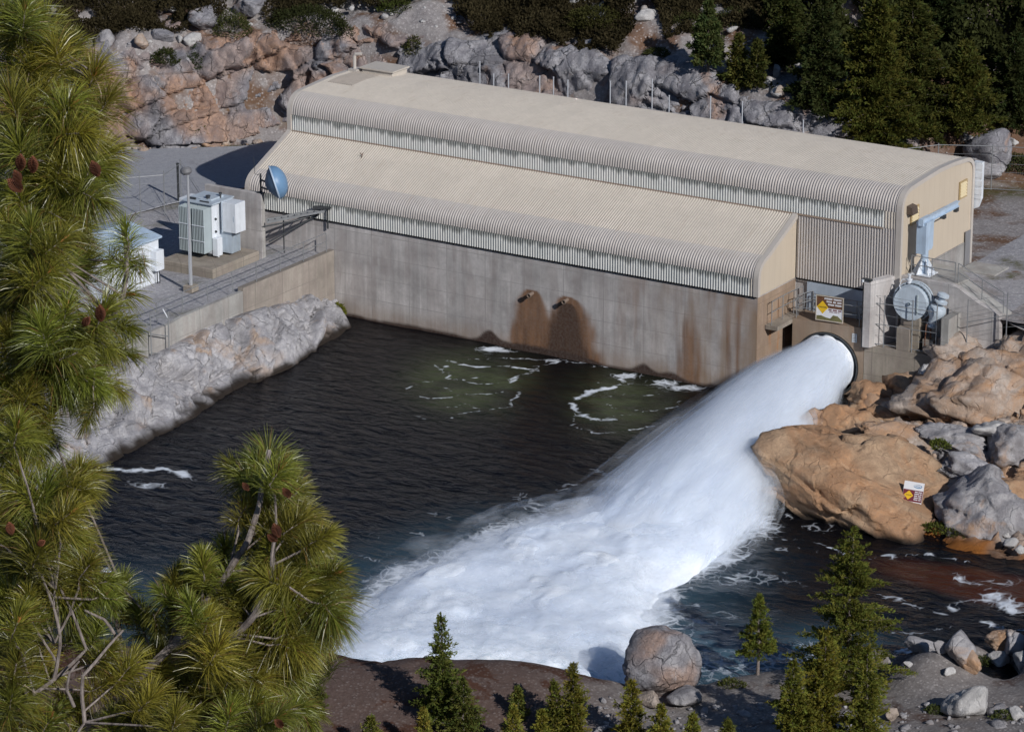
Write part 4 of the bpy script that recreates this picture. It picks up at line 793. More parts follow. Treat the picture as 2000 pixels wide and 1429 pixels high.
# ---- railings
def railing(name, label, pts, hgt=1.07, r=.024, mids=(.55,), base=True, cat_='railing', mat='galv', loc=None, post_r=None, toe=False):
    pts = [np.asarray(p, float) for p in pts]; o = thing(name, label, cat_, pts[0])
    for p in pts: MB().tube([p, p+np.array([0, 0, hgt])], post_r or r, 7).build('post', MT[mat], o)
    for h in (hgt,)+tuple(m*hgt for m in mids): MB().tube([p+np.array([0, 0, h]) for p in pts], r*.95, 7).build('rail', MT[mat], o)
    return o
seg = lambda a, b_, n: [np.asarray(a, float)+(np.asarray(b_, float)-np.asarray(a, float))*i/(n-1) for i in range(n)]
rw = [(-.14, y, 3.67) for y in np.arange(-.55, -16, -2.15)]
railing('guard_railing', 'long steel guard railing along the top of the left retaining wall', rw)
railing('guard_railing', 'short steel railing on top of the outlet block behind the brown warning sign', [L(.15, .12, 3.67), L(1.2, .12, 3.67), L(2.4, .12, 3.67), L(3.6, .12, 3.67), L(3.62, 1.0, 3.67)])
railing('stair_railing', 'sloping steel railing along the walkway from the long wall to the blue bulkhead', [(26.55, .9, 3.62), (26.55, 2.1, 3.64), (26.6, 3.2, 3.66), (26.7, 4.02, 3.68)], 1.25)
railing('stair_railing', 'short inner railing climbing to the blue bulkhead behind the warning sign', [L(.1, .45, 3.68), (27.1, 3.4, 3.68), (27.3, 4.0, 3.68)], 1.1)
MB().box(XB+.05, 26.95, .8, 4.08, 3.4, 3.62).build('walkway_slab', MT['conc_warm']); tag(bpy.data.objects['walkway_slab'], 'narrow concrete walkway along the end of the long wall', 'walkway')
railing('guard_railing', 'steel railing in front of the blue bulkhead', [(27.4, 3.85, 3.68), (28.6, 3.85, 3.68), (29.9, 3.85, 3.68), (31.0, 3.85, 3.68)], 1.0, .024, (.35, .7))
railing('guard_railing', 'steel railing round the small deck at the foot of the jib crane', [(32.45, 4.75, 6.26), (33.6, 4.75, 6.26), (34.9, 4.75, 6.26)], 1.05)
railing('stair_railing', 'railing sloping down the right wall of the valve pit', [(35.05, 4.78, 6.24), (36.4, 4.78, 5.6), (37.6, 4.78, 5.1)], 1.05)
def wirefence(name, label, posts, hgt, rails, mat='galv', r=.03, wires=()):
    o = thing(name, label, 'fence', posts[0]); ps = [np.asarray(p, float) for p in posts]
    for p in ps: MB().tube([p, p+np.array([0, 0, hgt])], r, 7).build('post', MT[mat], o)
    for h in rails: MB().tube([p+np.array([0, 0, h]) for p in ps], r*.7, 6).build('rail', MT[mat], o)
    if len(wires):
        b = MB()
        for h in wires: b.tube([p+np.array([0, 0, h]) for p in ps], .009, 4)
        b.build('wires', MT[mat], o)
    return o
wirefence('pit_fence', 'tall galvanised fence with a gate across the front of the valve pit', [(30.95, 2.75, 2.8), (31.9, 2.95, 2.8), (33.45, 3.0, 2.8), (34.75, 3.1, 2.8)], 2.75, (.15, 1.2, 2.3), wires=(.6, 1.7, 2.7))
wirefence('pit_fence', 'fence of thin posts and strands running right from the pit over the rocks', [(36.2, 3.6, 3.6), (38.2, 3.9, 4.2), (40.4, 4.6, 4.5), (42.5, 6.5, 4.7)], 2.3, (1.1,), wires=(.5, 1.6, 2.2))
b = MB(); b.tube([(30.9, 2.55, 2.75), (30.9, 2.55, 6.35)], .06, 8); b.box(30.82, 31.35, 2.4, 2.62, 6.32, 6.42); go = thing('gate_post', 'tall dark gate post at the left edge of the valve pit', 'post', (30.9, 2.55, 2.75)); b.build('post', MT['darksteel'], go)
b = MB(); b.lathe((30.95, 2.3, 6.28), (0, 0, 1), [(0, .06), (.12, .07), (.12, 0)], 8); b.build('lamp', MT['white'], go)

# ---- signs
def text_bars(b, x0, x1, z, h, words, R, o, y=-.012):
    tot = sum(words)+len(words)-1; u = (x1-x0)/tot; x_ = x0
    for wd in words:
        k = x_
        while k < x_+wd*u-.2*u:
            b.box(k, min(k+.78*u, x_+wd*u), y-.004, y, z, z+h, R, o); k += u
        x_ += (wd+1)*u
def letters(name, txt, size, mat, parent, R, o, x_, y_, z_):
    cu = bpy.data.curves.new(name, 'FONT'); cu.body = txt; cu.size = size; cu.align_x = 'CENTER'; cu.align_y = 'CENTER'; cu.extrude = .003
    tob = bpy.data.objects.new(name+'_tmp', cu); COL.objects.link(tob); dg = bpy.context.evaluated_depsgraph_get(); me = bpy.data.meshes.new_from_object(tob.evaluated_get(dg)); bpy.data.objects.remove(tob)
    V = np.array([v.co[:] for v in me.vertices]); V3 = np.stack([V[:, 0]+x_, y_-V[:, 2], V[:, 1]+z_], 1)@np.asarray(R).T+np.asarray(o); F = [tuple(p.vertices) for p in me.polygons]
    return mobj(name, V3, F, mat, parent)
S_w = m_paint('sign_white', (.72, .73, .76), .5, .03); S_y = m_paint('sign_yellow', (.75, .47, .02), .5, .03); S_br = m_paint('sign_brown', (.13, .06, .03), .5, .05); S_mar = m_paint('sign_maroon', (.15, .025, .035), .5, .05); S_k = m_paint('sign_black', (.02, .02, .02), .6, .05); S_b = m_paint('sign_blue', (.12, .25, .42), .5, .05); S_gr = m_paint('sign_olive', (.16, .15, .06), .6, .3)
so = L(1.28, -.06, 3.78)
sg_ = thing('warning_sign', 'brown and white framed warning sign with a yellow diamond above the round outlet', 'sign', so)
def sb(x0, x1, z0, z1, y0=-.008, y1=0., b=None): return (b or MB()).box(x0, x1, y0, y1, z0, z1, Rb, so)
b = MB()
for q in ((0, 1.5, 0, .045), (0, 1.5, 1.30, 1.345), (0, .045, .045, 1.30), (1.455, 1.5, .045, 1.30)): b.box(q[0], q[1], -.03, .03, q[2], q[3], Rb, so)
b.build('frame', m_paint('sign_frame', (.45, .40, .33)), sg_)
sb(.045, 1.455, .045, .70, 0, .01).build('white_field', S_w, sg_); sb(.045, 1.455, .70, 1.30, 0, .01).build('brown_field', S_br, sg_)
b = MB(); b.add([Rb@np.array(q)+so for q in [(.05, -.004, .72), (.37, -.004, 1.07), (.68, -.004, .72), (.37, -.004, .37)]], [(0, 1, 2, 3)]); b.build('diamond', S_y, sg_)
letters('diamond_word', 'DANGER', .115, S_k, sg_, Rb, so, .37, -.007, .72)
b = MB()
for i, wds in enumerate(((7, 7), (5, 3, 4), (7, 7))): text_bars(b, .46+.12*(i > 0)+.08*(i > 1), 1.40, 1.155-.15*i, .085, wds, Rb, so, -.003)
b.build('text_lines', S_w, sg_); b = MB(); text_bars(b, .70, 1.40, .585, .08, (3, 4, 3), Rb, so, -.003); text_bars(b, .75, 1.3, .50, .04, (6, 5, 2), Rb, so, -.003); b.build('text_lines', S_mar, sg_)
b = MB(); b.add([Rb@np.array(q)+so for q in [(.05, -.003, .05), (1.45, -.003, .05), (1.45, -.003, .14), (1.2, -.003, .34), (.95, -.003, .36), (.8, -.003, .17), (.55, -.003, .20), (.3, -.003, .28), (.05, -.003, .25)]], [tuple(range(9))]); b.build('picture_strip', S_gr, sg_)

# ================================================================== left yard
rwall = thing('retaining_wall', 'stepped concrete retaining wall above the pale rock bank', 'wall', (-.2, -9, 1))
ysg = np.arange(-8.4, -.02, .12); 
def wallsheet(y0_, y1_, top, name, mat, th=.32, bot=.6):
    b = MB(); yy = np.arange(y0_, y1_+1e-6, (y1_-y0_)/max(1, int((y1_-y0_)/.8))); return b.prism([(0, y, top(y)) for y in yy]+[(0, y1_, bot), (0, y0_, bot)], (-th, 0, 0)).build(name, mat, rwall)
wallsheet(-8.4, -.03, lambda y: 3.67, 'tall_section', m_concrete('stained_wall_concrete', (.36, .32, .28), .7, .45), .34)
wallsheet(-17.2, -8.42, lambda y: 3.5-.10*(y < -14), 'low_section', MT['conc_pale'], .22)
b = MB(); b.prism([(-.02, -17.2, 3.4), (-1.2, -18.6, 3.4), (-4.5, -20.5, 3.2), (-4.5, -20.5, 1), (-1.2, -18.6, 1), (-.02, -17.2, 1)], (-.12, .18, 0)); b.build('curved_end', MT['conc_pale'], rwall)
fwl = thing('fire_wall', 'tall thin concrete fire wall between the transformer and the building', 'wall', (-4.8, -2.5, 3.4))
MB().box(-6.75, -2.93, -2.62, -2.34, 3.3, 7.0, bev=.02).build('wall', MT['conc'], fwl)
MB().box(-2.929, -2.90, -2.60, -2.36, 3.3, 6.98).build('end_face', MT['conc_pale'], fwl)
MB().box(-6.45, -2.90, -7.15, -2.95, 3.2, 3.9, bev=.03).build('transformer_pad', MT['conc_warm']); tag(bpy.data.objects['transformer_pad'], 'raised concrete pad carrying the transformer', 'pad')
tr = thing('transformer', 'pale blue-grey power transformer with finned radiators and side cabinets on its pad', 'transformer', (-4.7, -5, 3.9))
MB().box(-5.95, -4.25, -5.3, -3.7, 4.05, 6.85, bev=.04).build('tank', MT['white'], tr)
MB().box(-6.1, -4.1, -5.5, -3.5, 6.85, 6.93).box(-5.6, -4.5, -5.0, -3.9, 6.93, 7.02, bev=.02).build('lid', MT['blue_grey'], tr)
for xa in (-5.98, -5.08):
    rd_ = MB(); rd_.box(xa, xa+.8, -5.36, -5.32, 4.3, 6.7); rr0 = rd_.build('radiator', MT['radiator'], tr)
    f = MB()
    for k in range(8): f.box(xa+.02+.104*k, xa+.05+.104*k, -6.02, -5.36, 4.25, 6.72)
    f.build('fins', MT['radiator'], rr0); f = MB()
    for zz_ in (4.9, 5.75): f.box(xa-.01, xa+.81, -6.04, -6.0, zz_, zz_+.04)
    f.tube([(xa+.42, -5.4, 6.6), (xa+.42, -5.9, 6.6)], .07, 8); f.build('straps', MT['white'], rr0)
cb_ = MB().box(-3.98, -3.1, -4.75, -3.85, 5.25, 6.9, bev=.02).build('control_cabinet', MT['white'], tr)
MB().box(-4.02, -3.98, -4.8, -3.8, 5.2, 6.94).box(-3.25, -3.21, -4.77, -4.75, 5.9, 6.2).build('door_edge', MT['blue_grey'], cb_)
rr0 = MB().box(-4.25, -4.2, -4.6, -3.8, 4.1, 5.25).build('radiator', MT['blue_grey'], tr); f = MB()
for k in range(7): f.box(-4.2, -3.5, -4.6+.12*k, -4.56+.12*k, 4.05, 5.2)
f.build('fins', MT['blue_grey'], rr0)
MB().box(-6.7, -5.97, -5.0, -3.9, 5.0, 6.8, bev=.02).build('terminal_box', MT['white'], tr)
b = MB(); b.lathe((-4.8, -4.9, 6.93), (0, 0, 1), [(0, .1), (.2, .1), (.2, .14), (.26, .14), (.26, 0)], 10).lathe((-4.5, -4.2, 6.93), (0, 0, 1), [(0, .05), (.22, .05), (.22, .09), (.3, .09), (.3, 0)], 10).box(-5.8, -5.4, -5.25, -5.15, 6.94, 7.04).box(-5.0, -4.4, -5.4, -5.34, 6.94, 7.0); b.build('lid_fittings', MT['darksteel'], tr)
b = MB()
for zz_ in (4.6, 5.3, 6.0): b.lathe((-4.25, -5.05, zz_), (1, -.3, 0), [(0, .06), (.1, .06), (.1, 0)], 10)
b.build('gauges', MT['darksteel'], tr)
b = MB().box(-4.25, -3.9, -5.35, -4.9, 4.0, 5.0, bev=.02); b.tube([(-4.05, -5.1, 3.9), (-4.05, -5.1, 4.1)], .05, 8); b.build('valve_box', MT['white'], tr)
b = MB().box(-5.6, -5.4, -5.3, -3.6, 3.9, 4.05).box(-4.6, -4.4, -5.3, -3.7, 3.9, 4.05); b.build('skids', MT['darksteel'], tr)
lp = thing('light_pole', 'slim silver light pole with a box lamp head in front of the transformer', 'lamp post', (-2.52, -9.6, 3.4))
MB().box(-2.82, -2.22, -9.9, -9.3, 3.3, 3.75, bev=.03).build('footing', MT['conc_warm'], lp)
pt = GX(359, 352, -2.52); b = MB(); b.tube([(-2.52, -9.6, 3.75), (-2.52, -9.6, 9.75)], [.10, .065], 12); b.build('pole', m_paint('bright_galvanised', (.55, .57, .6), .35, .05, .5), lp, True)
b = MB(); b.lathe((-2.62, -9.55, 9.72), (-.25, .1, 1), [(0, .16), (.12, .3), (.30, .31), (.42, .2), (.42, 0)], 12); b.build('lamp_head', m_paint('grey_lamp_head', (.17, .17, .18)), lp, True)
# shed
sh = thing('equipment_shed', 'white-blue metal equipment shed half hidden by the pine', 'shed', (-7, -11, 3.4))
MB().box(-9.2, -5.15, -13.7, -8.9, 3.35, 5.75).build('walls', MT['white'], sh)
MB().prism([(-9.35, -13.85, 5.75), (-5.0, -13.85, 5.75), (-5.0, -13.85, 5.85), (-7.2, -13.85, 6.35), (-9.35, -13.85, 5.85)], (0, 5.1, 0)).build('roof', MT['blue'], sh)
MB().box(-5.15, -4.75, -9.6, -8.95, 4.1, 5.2, bev=.02).build('meter_box', MT['white'], sh)
b = MB(); b.tube([(-4.9, -9.2, 4.1), (-4.9, -9.2, 3.6), (-4.85, -9.25, 3.38)], .03, 6).tube([(-4.9, -9.4, 4.1), (-4.9, -9.4, 3.38)], .03, 6); b.build('conduit', MT['darksteel'], sh)
# cable rack to the wall
ck = thing('cable_rack', 'steel cable tray on posts bridging to the concrete wall beside the fire wall', 'cable rack', (-1.8, -1.2, 3.4))
A0, A1 = np.array([-2.95, -2.2, 5.45]), np.array([-.55, -.15, 5.95]); sd2 = np.array([.32, -.38, 0])
MB().bar(A0, A1, .06, .12).bar(A0+sd2, A1+sd2, .06, .12).build('tray', MT['galv'], ck)
b = MB()
for k in np.linspace(.05, .95, 9): b.bar(A0+(A1-A0)*k, A0+(A1-A0)*k+sd2, .05, .03)
b.build('rungs', MT['galv'], ck)
MB().bar(A1+np.array([-.5, -.35, .08]), A1+np.array([.35, .2, .1]), .5, .06).bar(A1+(.25, 0, 0), A1+(.25, 0, -1.1), .07).bar(A1+(.25, -.3, .0), A1+(-.35, -.3, -.35), .06).build('end_bracket', MT['darksteel'], ck)
for px_, v0 in (((555, 494), 408), ((590, 478), 412), ((632, 476), 425)):
    p0 = GZ(*px_, 3.45); MB().tube([p0, p0+np.array([0, 0, 2.35])], .035, 8).build('post', MT['darksteel'], ck)
MB().tube([A0+(0, -.4, -.3), A0+(1.3, .7, -.05), A1+(-.2, -.4, -.25)], .045, 8).tube([A0+(0, .2, -1.3), A1+(-.3, .0, -.35)], .05, 8).build('cables', MT['darksteel'], ck)
# dish
dc = GY(536, 357, -2.5); dd_ = RT*.90+AZ*.14+np.array([0, 0, .27]); dd_ /= np.linalg.norm(dd_)
ds = thing('dish_antenna', 'blue round dish antenna with a domed cover on top of the fire wall end', 'antenna', dc)
b = MB(); b.lathe(dc, dd_, [(-.5, .12), (-.42, .35), (-.2, .72), (0, .92)], 40); b.build('reflector', m_paint('dark_blue_dish_back', (.075, .14, .23), .5), ds, True)
b = MB(); b.lathe(dc, dd_, [(-.03, .925), (-.03, .965), (.05, .965), (.05, .925)], 40); b.build('rim', MT['blue'], ds, True)
b = MB(); b.lathe(dc, dd_, [(.04, .93)]+[(.04+.66*math.sin(a), .93*math.cos(a)) for a in np.linspace(0, math.pi/2, 12)], 40); b.build('radome', MT['dish'], ds, True)
b = MB(); m0 = np.array([-3.05, -2.48, 7.0]); b.tube([m0, m0+(0, 0, 1.1)], .055, 10).bar(m0+(0, 0, .35), dc-dd_*.4+np.array([0, 0, -.25]), .08).bar(m0+(0, 0, .75), dc-dd_*.4+np.array([0, 0, .15]), .08).tube([m0+(-.1, 0, 1.0), m0+(-.45, .1, 1.0), m0+(-.5, .1, 1.9)], .015, 6); b.box(m0[0]-.2, m0[0]+.2, m0[1]-.12, m0[1]+.12, 7.0, 7.06); b.build('mount', MT['darksteel'], ds)
# fence of the yard
fp_ = [GZ(150, 470, 3.4), GZ(226, 428, 3.4), GZ(275, 424, 3.4), GZ(322, 420, 3.4)]
wirefence('yard_fence', 'chain fence posts with sagging strands between the asphalt and the gravel yard', fp_+[GZ(349, 396, 3.4)+np.array([.2, 0, 0]), np.array([-6.9, -2.3, 3.4])], 2.6, (2.35, ), wires=(.7, 1.3, 1.9, 2.58))
b = MB(); gp = GZ(349, 396, 3.4); b.tube([gp, gp+np.array([0, 0, 2.3])], .07, 8); b.lathe(gp+np.array([0, 0, 2.3]), (0, 0, 1), [(0, .09), (.05, .09), (.08, 0)], 8); b.build('bollard_post', MT['darksteel']); tag(bpy.data.objects['bollard_post'], 'stout dark post in the yard fence just left of the transformer', 'post')
# end frame of the guard railing, standing on the rock
lf = thing('barrier_frame', 'rectangular steel barrier frame standing on the rock below the end of the low wall', 'barrier', (.2, -15.8, 1.6))
q0, q1, q2 = GX(296, 698, .25), GX(331, 702, .35), GX(266, 690, .1)
for a_, h_ in ((q0, 2.25), (q1, 2.6), (q2, 1.1)): MB().tube([a_, a_+np.array([0, 0, h_])], .035, 7).build('post', MT['galv'], lf)
for h_ in (.25, 1.25, 2.2): MB().tube([q0+np.array([0, 0, h_]), q1+np.array([0, 0, h_])], .03, 7).build('rail', MT['galv'], lf)
MB().tube([q1+np.array([0, 0, 2.2]), q1+np.array([-.25, -.1, 2.7])], .03, 6).build('brace', MT['white'], lf)
# white stakes along the back of the building
POSTM = m_paint('faded_white_post', (.46, .48, .52), .6, .1)
SN = ['first white marker post from the left against the blue-grey rock', 'second white marker post from the left', 'third white marker post from the left', 'fourth white marker post, in front of a dark joint', 'fifth white marker post, left of the tall grey block', 'sixth white marker post from the left', 'seventh white marker post from the left', 'eighth white marker post from the left, a tall one', 'ninth white marker post, beside the dark leaning crack', 'tenth white marker post from the left', 'eleventh white marker post from the left', 'twelfth white marker post, near the end of the rock face', 'last white marker post, where the rock face ends']
for i, (u, v) in enumerate([(937, 122), (964, 146), (993, 146), (1054, 150), (1081, 152), (1109, 158), (1192, 160), (1223, 160), (1274, 156), (1307, 188), (1388, 190), (1450, 200), (1569, 236)]):
    p = GY(u, v, 15.2); gz = float(yard_z(p[0:1], p[1:2])[0]); b = MB(); b.tube([(p[0], p[1], gz-.1), p], .035, 7); b.lathe(p, (0, 0, 1), [(0, .045), (.05, .045), (.05, 0)], 7); tag(b.build('marker_post', POSTM, loc=(p[0], p[1], gz)), SN[i]+' behind the roof', 'post', 'white marker posts behind the roof')
# chain link fence beyond the right end
fq = [np.array([x_, y_, 4.85]) for x_, y_ in ((17.5, 18.4), (20.3, 19.2), (22.6, 22.6), (24.2, 25.0), (26.9, 26.4), (30.2, 27.6), (35.5, 29.8), (40, 31.5))]
for p in fq: p[2] = float(h_back(np.array([p[0]]), np.array([p[1]]))[0])-.05
wirefence('boundary_fence', 'grey boundary fence at the foot of the wooded slope beyond the building', fq, 2.7, (2.6, .1), wires=(.6, 1.1, 1.6, 2.1))
# ================================================================== boulders
_ico = {}
def ico(n):
    if n not in _ico:
        bm = bmesh.new(); bmesh.ops.create_icosphere(bm, subdivisions=n, radius=1); bm.verts.index_update()
        _ico[n] = (np.array([v.co[:] for v in bm.verts]), np.array([[v.index for v in f.verts] for f in bm.faces])); bm.free()
    return _ico[n]
def rock_shape(seed, planes=14, sub=4, soft=.08, rough=.05, flat=0., blk=0.):
    D, F = ico(sub); r = np.random.default_rng(seed)
    n = r.normal(size=(planes, 3)); n /= np.linalg.norm(n, axis=1)[:, None]; d = r.uniform(.5, .95, planes)
    if flat: n = np.concatenate([n, [[.08, -.05, 1.]]]); n[-1] /= np.linalg.norm(n[-1]); d = np.append(d, flat)
    q = d[None]/np.maximum(D@n.T, 1e-3); q = np.minimum(q, 1.3); rad = -soft*np.log(np.exp(-q/soft).sum(1)+1e-30)+soft*.4
    rad = np.clip(rad, .3, 1.3); V = D*rad[:, None]
    V = V*(1+rough*fbm(V*2.2+seed, 4, seed)+rough*.4*fbm(V*7+seed, 3, seed+3))[:, None]
    if blk: V = V+D*blocky(V+seed*.37, (.75, .75, .55), seed, blk, 1.0, blk*.25, .25)[:, None]+D*(joints(V, (.5, .3, .8), .42, blk*.9, seed)+joints(V, (.8, -.5, .1), .55, blk*.8, seed+9))[:, None]
    return V, F
def boulder(label, c, dims, seed, mat='rock_grey', rz=0., tiltv=(0, 0), group=None, planes=14, sub=4, name='boulder', soft=.08, rough=.05, flat=0., blk=0., attrs=None, fl=True):
    V, F = rock_shape(seed, planes, sub, soft, rough, flat, blk); V = V*np.array(dims)/2
    Rx = np.array(Matrix.Rotation(tiltv[0], 3, 'X')); Ry = np.array(Matrix.Rotation(tiltv[1], 3, 'Y'))
    V = V@Rx.T@Ry.T@rotz(rz).T+np.asarray(c)
    a = attrs(V) if attrs else None
    o = mobj(name, V, F, MT[mat], None, not fl, a, loc=c); return tag(o, label, 'rock', group)
CR = math.atan2(RT[1], RT[0])
def on_px(u, v, z): return GZ(u, v, z)
# right bank: big orange boulder and its neighbours
A = lambda V: dict(wet=sst(.42, .05, V[:, 2]+.15*fbm(V, 3, 9)), stain=.35*sst(-.1, .3, fbm(V*.5, 3, 8)))
c0 = GZ(1680, 950, .9)
boulder('huge orange-brown boulder with the small sign, rising from the pool', c0+np.array([0, 0, -.15]), (11.0, 9.2, 5.4), 11, 'rock_orange', CR-.1, (.26, .08), None, 10, 6, soft=.06, rough=.07, flat=.64, blk=.09, attrs=A)
RB = [('orange rounded rock wedged behind the big boulder, next to the jet', (1640, 830), 1.6, (4.6, 3.2, 2.4), 21, 'rock_orange', .2, (.1, .15)),
      ('grey cracked slab leaning at the right end of the big orange boulder', (1925, 985), 1.0, (5.2, 4.6, 3.6), 22, 'rock_grey', .5, (.35, -.1)),
      ('large pinkish slab with a broad sunlit face right of the dark crevice', (1905, 775), 2.6, (8.0, 5.0, 4.4), 23, 'rock_tan', .3, (.25, .12)),
      ('pale triangular rock below the fence, at the pit corner', (1868, 690), 3.0, (3.4, 2.6, 2.6), 24, 'rock_tan', .9, (.1, .3)),
      ('pale upright rock standing in the shade under the pit slab', (1812, 738), 2.0, (1.7, 1.6, 2.0), 25, 'rock_white', .4, (.2, 0)),
      ('long tan slab at the right edge below the fence', (1975, 730), 3.6, (5.5, 3.4, 2.4), 26, 'rock_tan', .7, (.3, .1)),
      ('brown rock at the foot of the concrete slab, nearest the pipe mouth', (1700, 770), 1.4, (2.6, 2.2, 1.5), 27, 'rock_orange', .1, (.1, .1)),
      ('brown split rock right of the pipe mouth, on the rubble heap', (1752, 752), 1.7, (2.6, 1.9, 1.5), 28, 'rock_orange', .6, (.1, -.1)),
      ('tan wedge rock below the rubble heap', (1742, 812), 1.5, (2.7, 1.5, 1.2), 29, 'rock_orange', .3, (.1, .2)),
      ('flat grey slab in the middle of the right bank', (1870, 855), 2.0, (4.6, 2.8, 1.6), 30, 'rock_grey', .5, (.15, .1)),
      ('pale flat stone on the gravel ledge of the right bank', (1935, 835), 2.5, (2.4, 1.4, .9), 31, 'rock_white', .2, (.1, .1)),
      ('blocky grey rock below the pink slab at the right edge', (1975, 870), 2.0, (2.6, 2.4, 2.2), 32, 'rock_grey', .8, (.2, .2)),
      ('rusty block at the right edge above the stained mud', (1990, 955), 1.1, (2.6, 2.0, 1.3), 33, 'rock_orange', .3, (.1, .1)),
      ('small white rock in the shaded crevice by the pit', (1775, 772), 1.2, (.9, .7, .7), 34, 'rock_white', 0, (0, .3)),
      ('tan rock under the gate of the valve pit', (1790, 792), 1.5, (1.6, 1.2, .9), 35, 'rock_tan', 1, (0, .1)),
      ('flat tan ledge at the top of the big orange boulder', (1760, 850), 1.9, (5.0, 2.6, 1.4), 36, 'rock_tan', .2, (.2, .15)),
      ('grey-white angular slab half way up the right bank', (1890, 905), 1.5, (3.6, 2.2, 1.8), 38, 'rock_bank', .4, (.3, .1)),
      ('brown rock lowest on the rubble heap beside the pipe shadow', (1672, 800), .8, (1.9, 1.5, 1.3), 39, 'rock_orange', .7, (.1, .1))]
for lb_, (u, v), z, dm, sd_, mt, rz_, tv in RB: boulder(lb_, GZ(u, v, z)-np.array([0, 0, .12*dm[2]]), dm, sd_, mt, CR-rz_+.3, tv, 'boulders on the right bank', 9, 5 if dm[0] > 4 else 4, soft=.015, rough=.045, blk=.13)
for lb_, (u, v), dm, sd_ in [('white block on the rusty mud at the right edge, upper one', (1966, 1050), (.7, .55, .55), 41), ('white block on the rusty mud, tilted below another', (1974, 1067), (.7, .6, .55), 42), ('small rounded white stone right of the white blocks', (1990, 1078), (.5, .4, .4), 43)]:
    boulder(lb_, GZ(u, v, .25)+np.array([0, 0, .15]), dm, sd_, 'rock_white', sd_*.3, (.1, .2), 'white blocks on the mud', 9, 3, soft=.03)
# near bank
bc = near_hit(1292, 1345); big = np.array([bc[0], bc[1], bc[2]+1.3])
boulder('big rounded grey-brown boulder on the near shore in front of the foam', big, (4.6, 3.9, 3.6), 55, 'rock_cliff', CR+.2, (.1, -.06), None, 26, 5, soft=.13, rough=.04, blk=.03, attrs=lambda V: dict(stain=.75*sst(-.25, .3, fbm(V*.7, 3, 66))))
NB = [('pale boulder at the water edge on the right shore', (1868, 1282), (1.9, 1.3, 1.2), 61, 'rock_grey'), ('tan angular rock in front of the pale shore boulder', (1886, 1303), (1.35, 1.0, 1.1), 62, 'rock_tan'), ('low grey-brown rock left of the pale shore boulder', (1805, 1270), (1.4, .9, .7), 63, 'rock_grey'),
      ('small dark shore rock between two pale ones', (1837, 1272), (.8, .6, .6), 64, 'rock_grey'), ('rounded tan boulder in the shallows at the right', (1946, 1262), (1.35, 1.0, 1.1), 65, 'rock_tan'), ('slanted grey rock at the right edge of the shore', (1975, 1280), (1.2, 1.0, 1.3), 66, 'rock_bank'),
      ('white rock on the gravel near the right edge', (1950, 1311), (1.0, .8, .9), 67, 'rock_white'), ('large white boulder with a dark shaded side at the lower right', (1888, 1395), (1.9, 1.5, 1.6), 68, 'rock_white'), ('pale rock cut by the right edge of the picture', (1998, 1300), (1.0, .9, .9), 69, 'rock_white'),
      ('tan rock beside the young firs at the lower right', (1742, 1405), (.8, .7, .8), 70, 'rock_tan'), ('small pale stone at the edge of the firs', (1735, 1315), (.6, .5, .4), 71, 'rock_tan'), ('flat pale stone on the gravel', (1775, 1300), (.7, .4, .25), 72, 'rock_white'),
      ('small white cube-like stone on the gravel', (1853, 1317), (.5, .4, .35), 73, 'rock_white'), ('white stone at the lower right corner', (1985, 1400), (.8, .7, .6), 74, 'rock_white'), ('grey rock beneath the big rounded boulder', (1335, 1372), (1.7, 1.2, .9), 75, 'rock_grey'), ('tan slab under the left of the big rounded boulder', (1268, 1372), (1.4, 1.0, .7), 76, 'rock_tan')]
for lb_, (u, v), dm, sd_, mt in NB: p = near_hit(u, v); boulder(lb_, p+np.array([0, 0, dm[2]*.28]), dm, sd_, mt, sd_*.7, (.15, .1), 'boulders on the near shore', 11, 4, soft=.04, rough=.05, blk=.05)
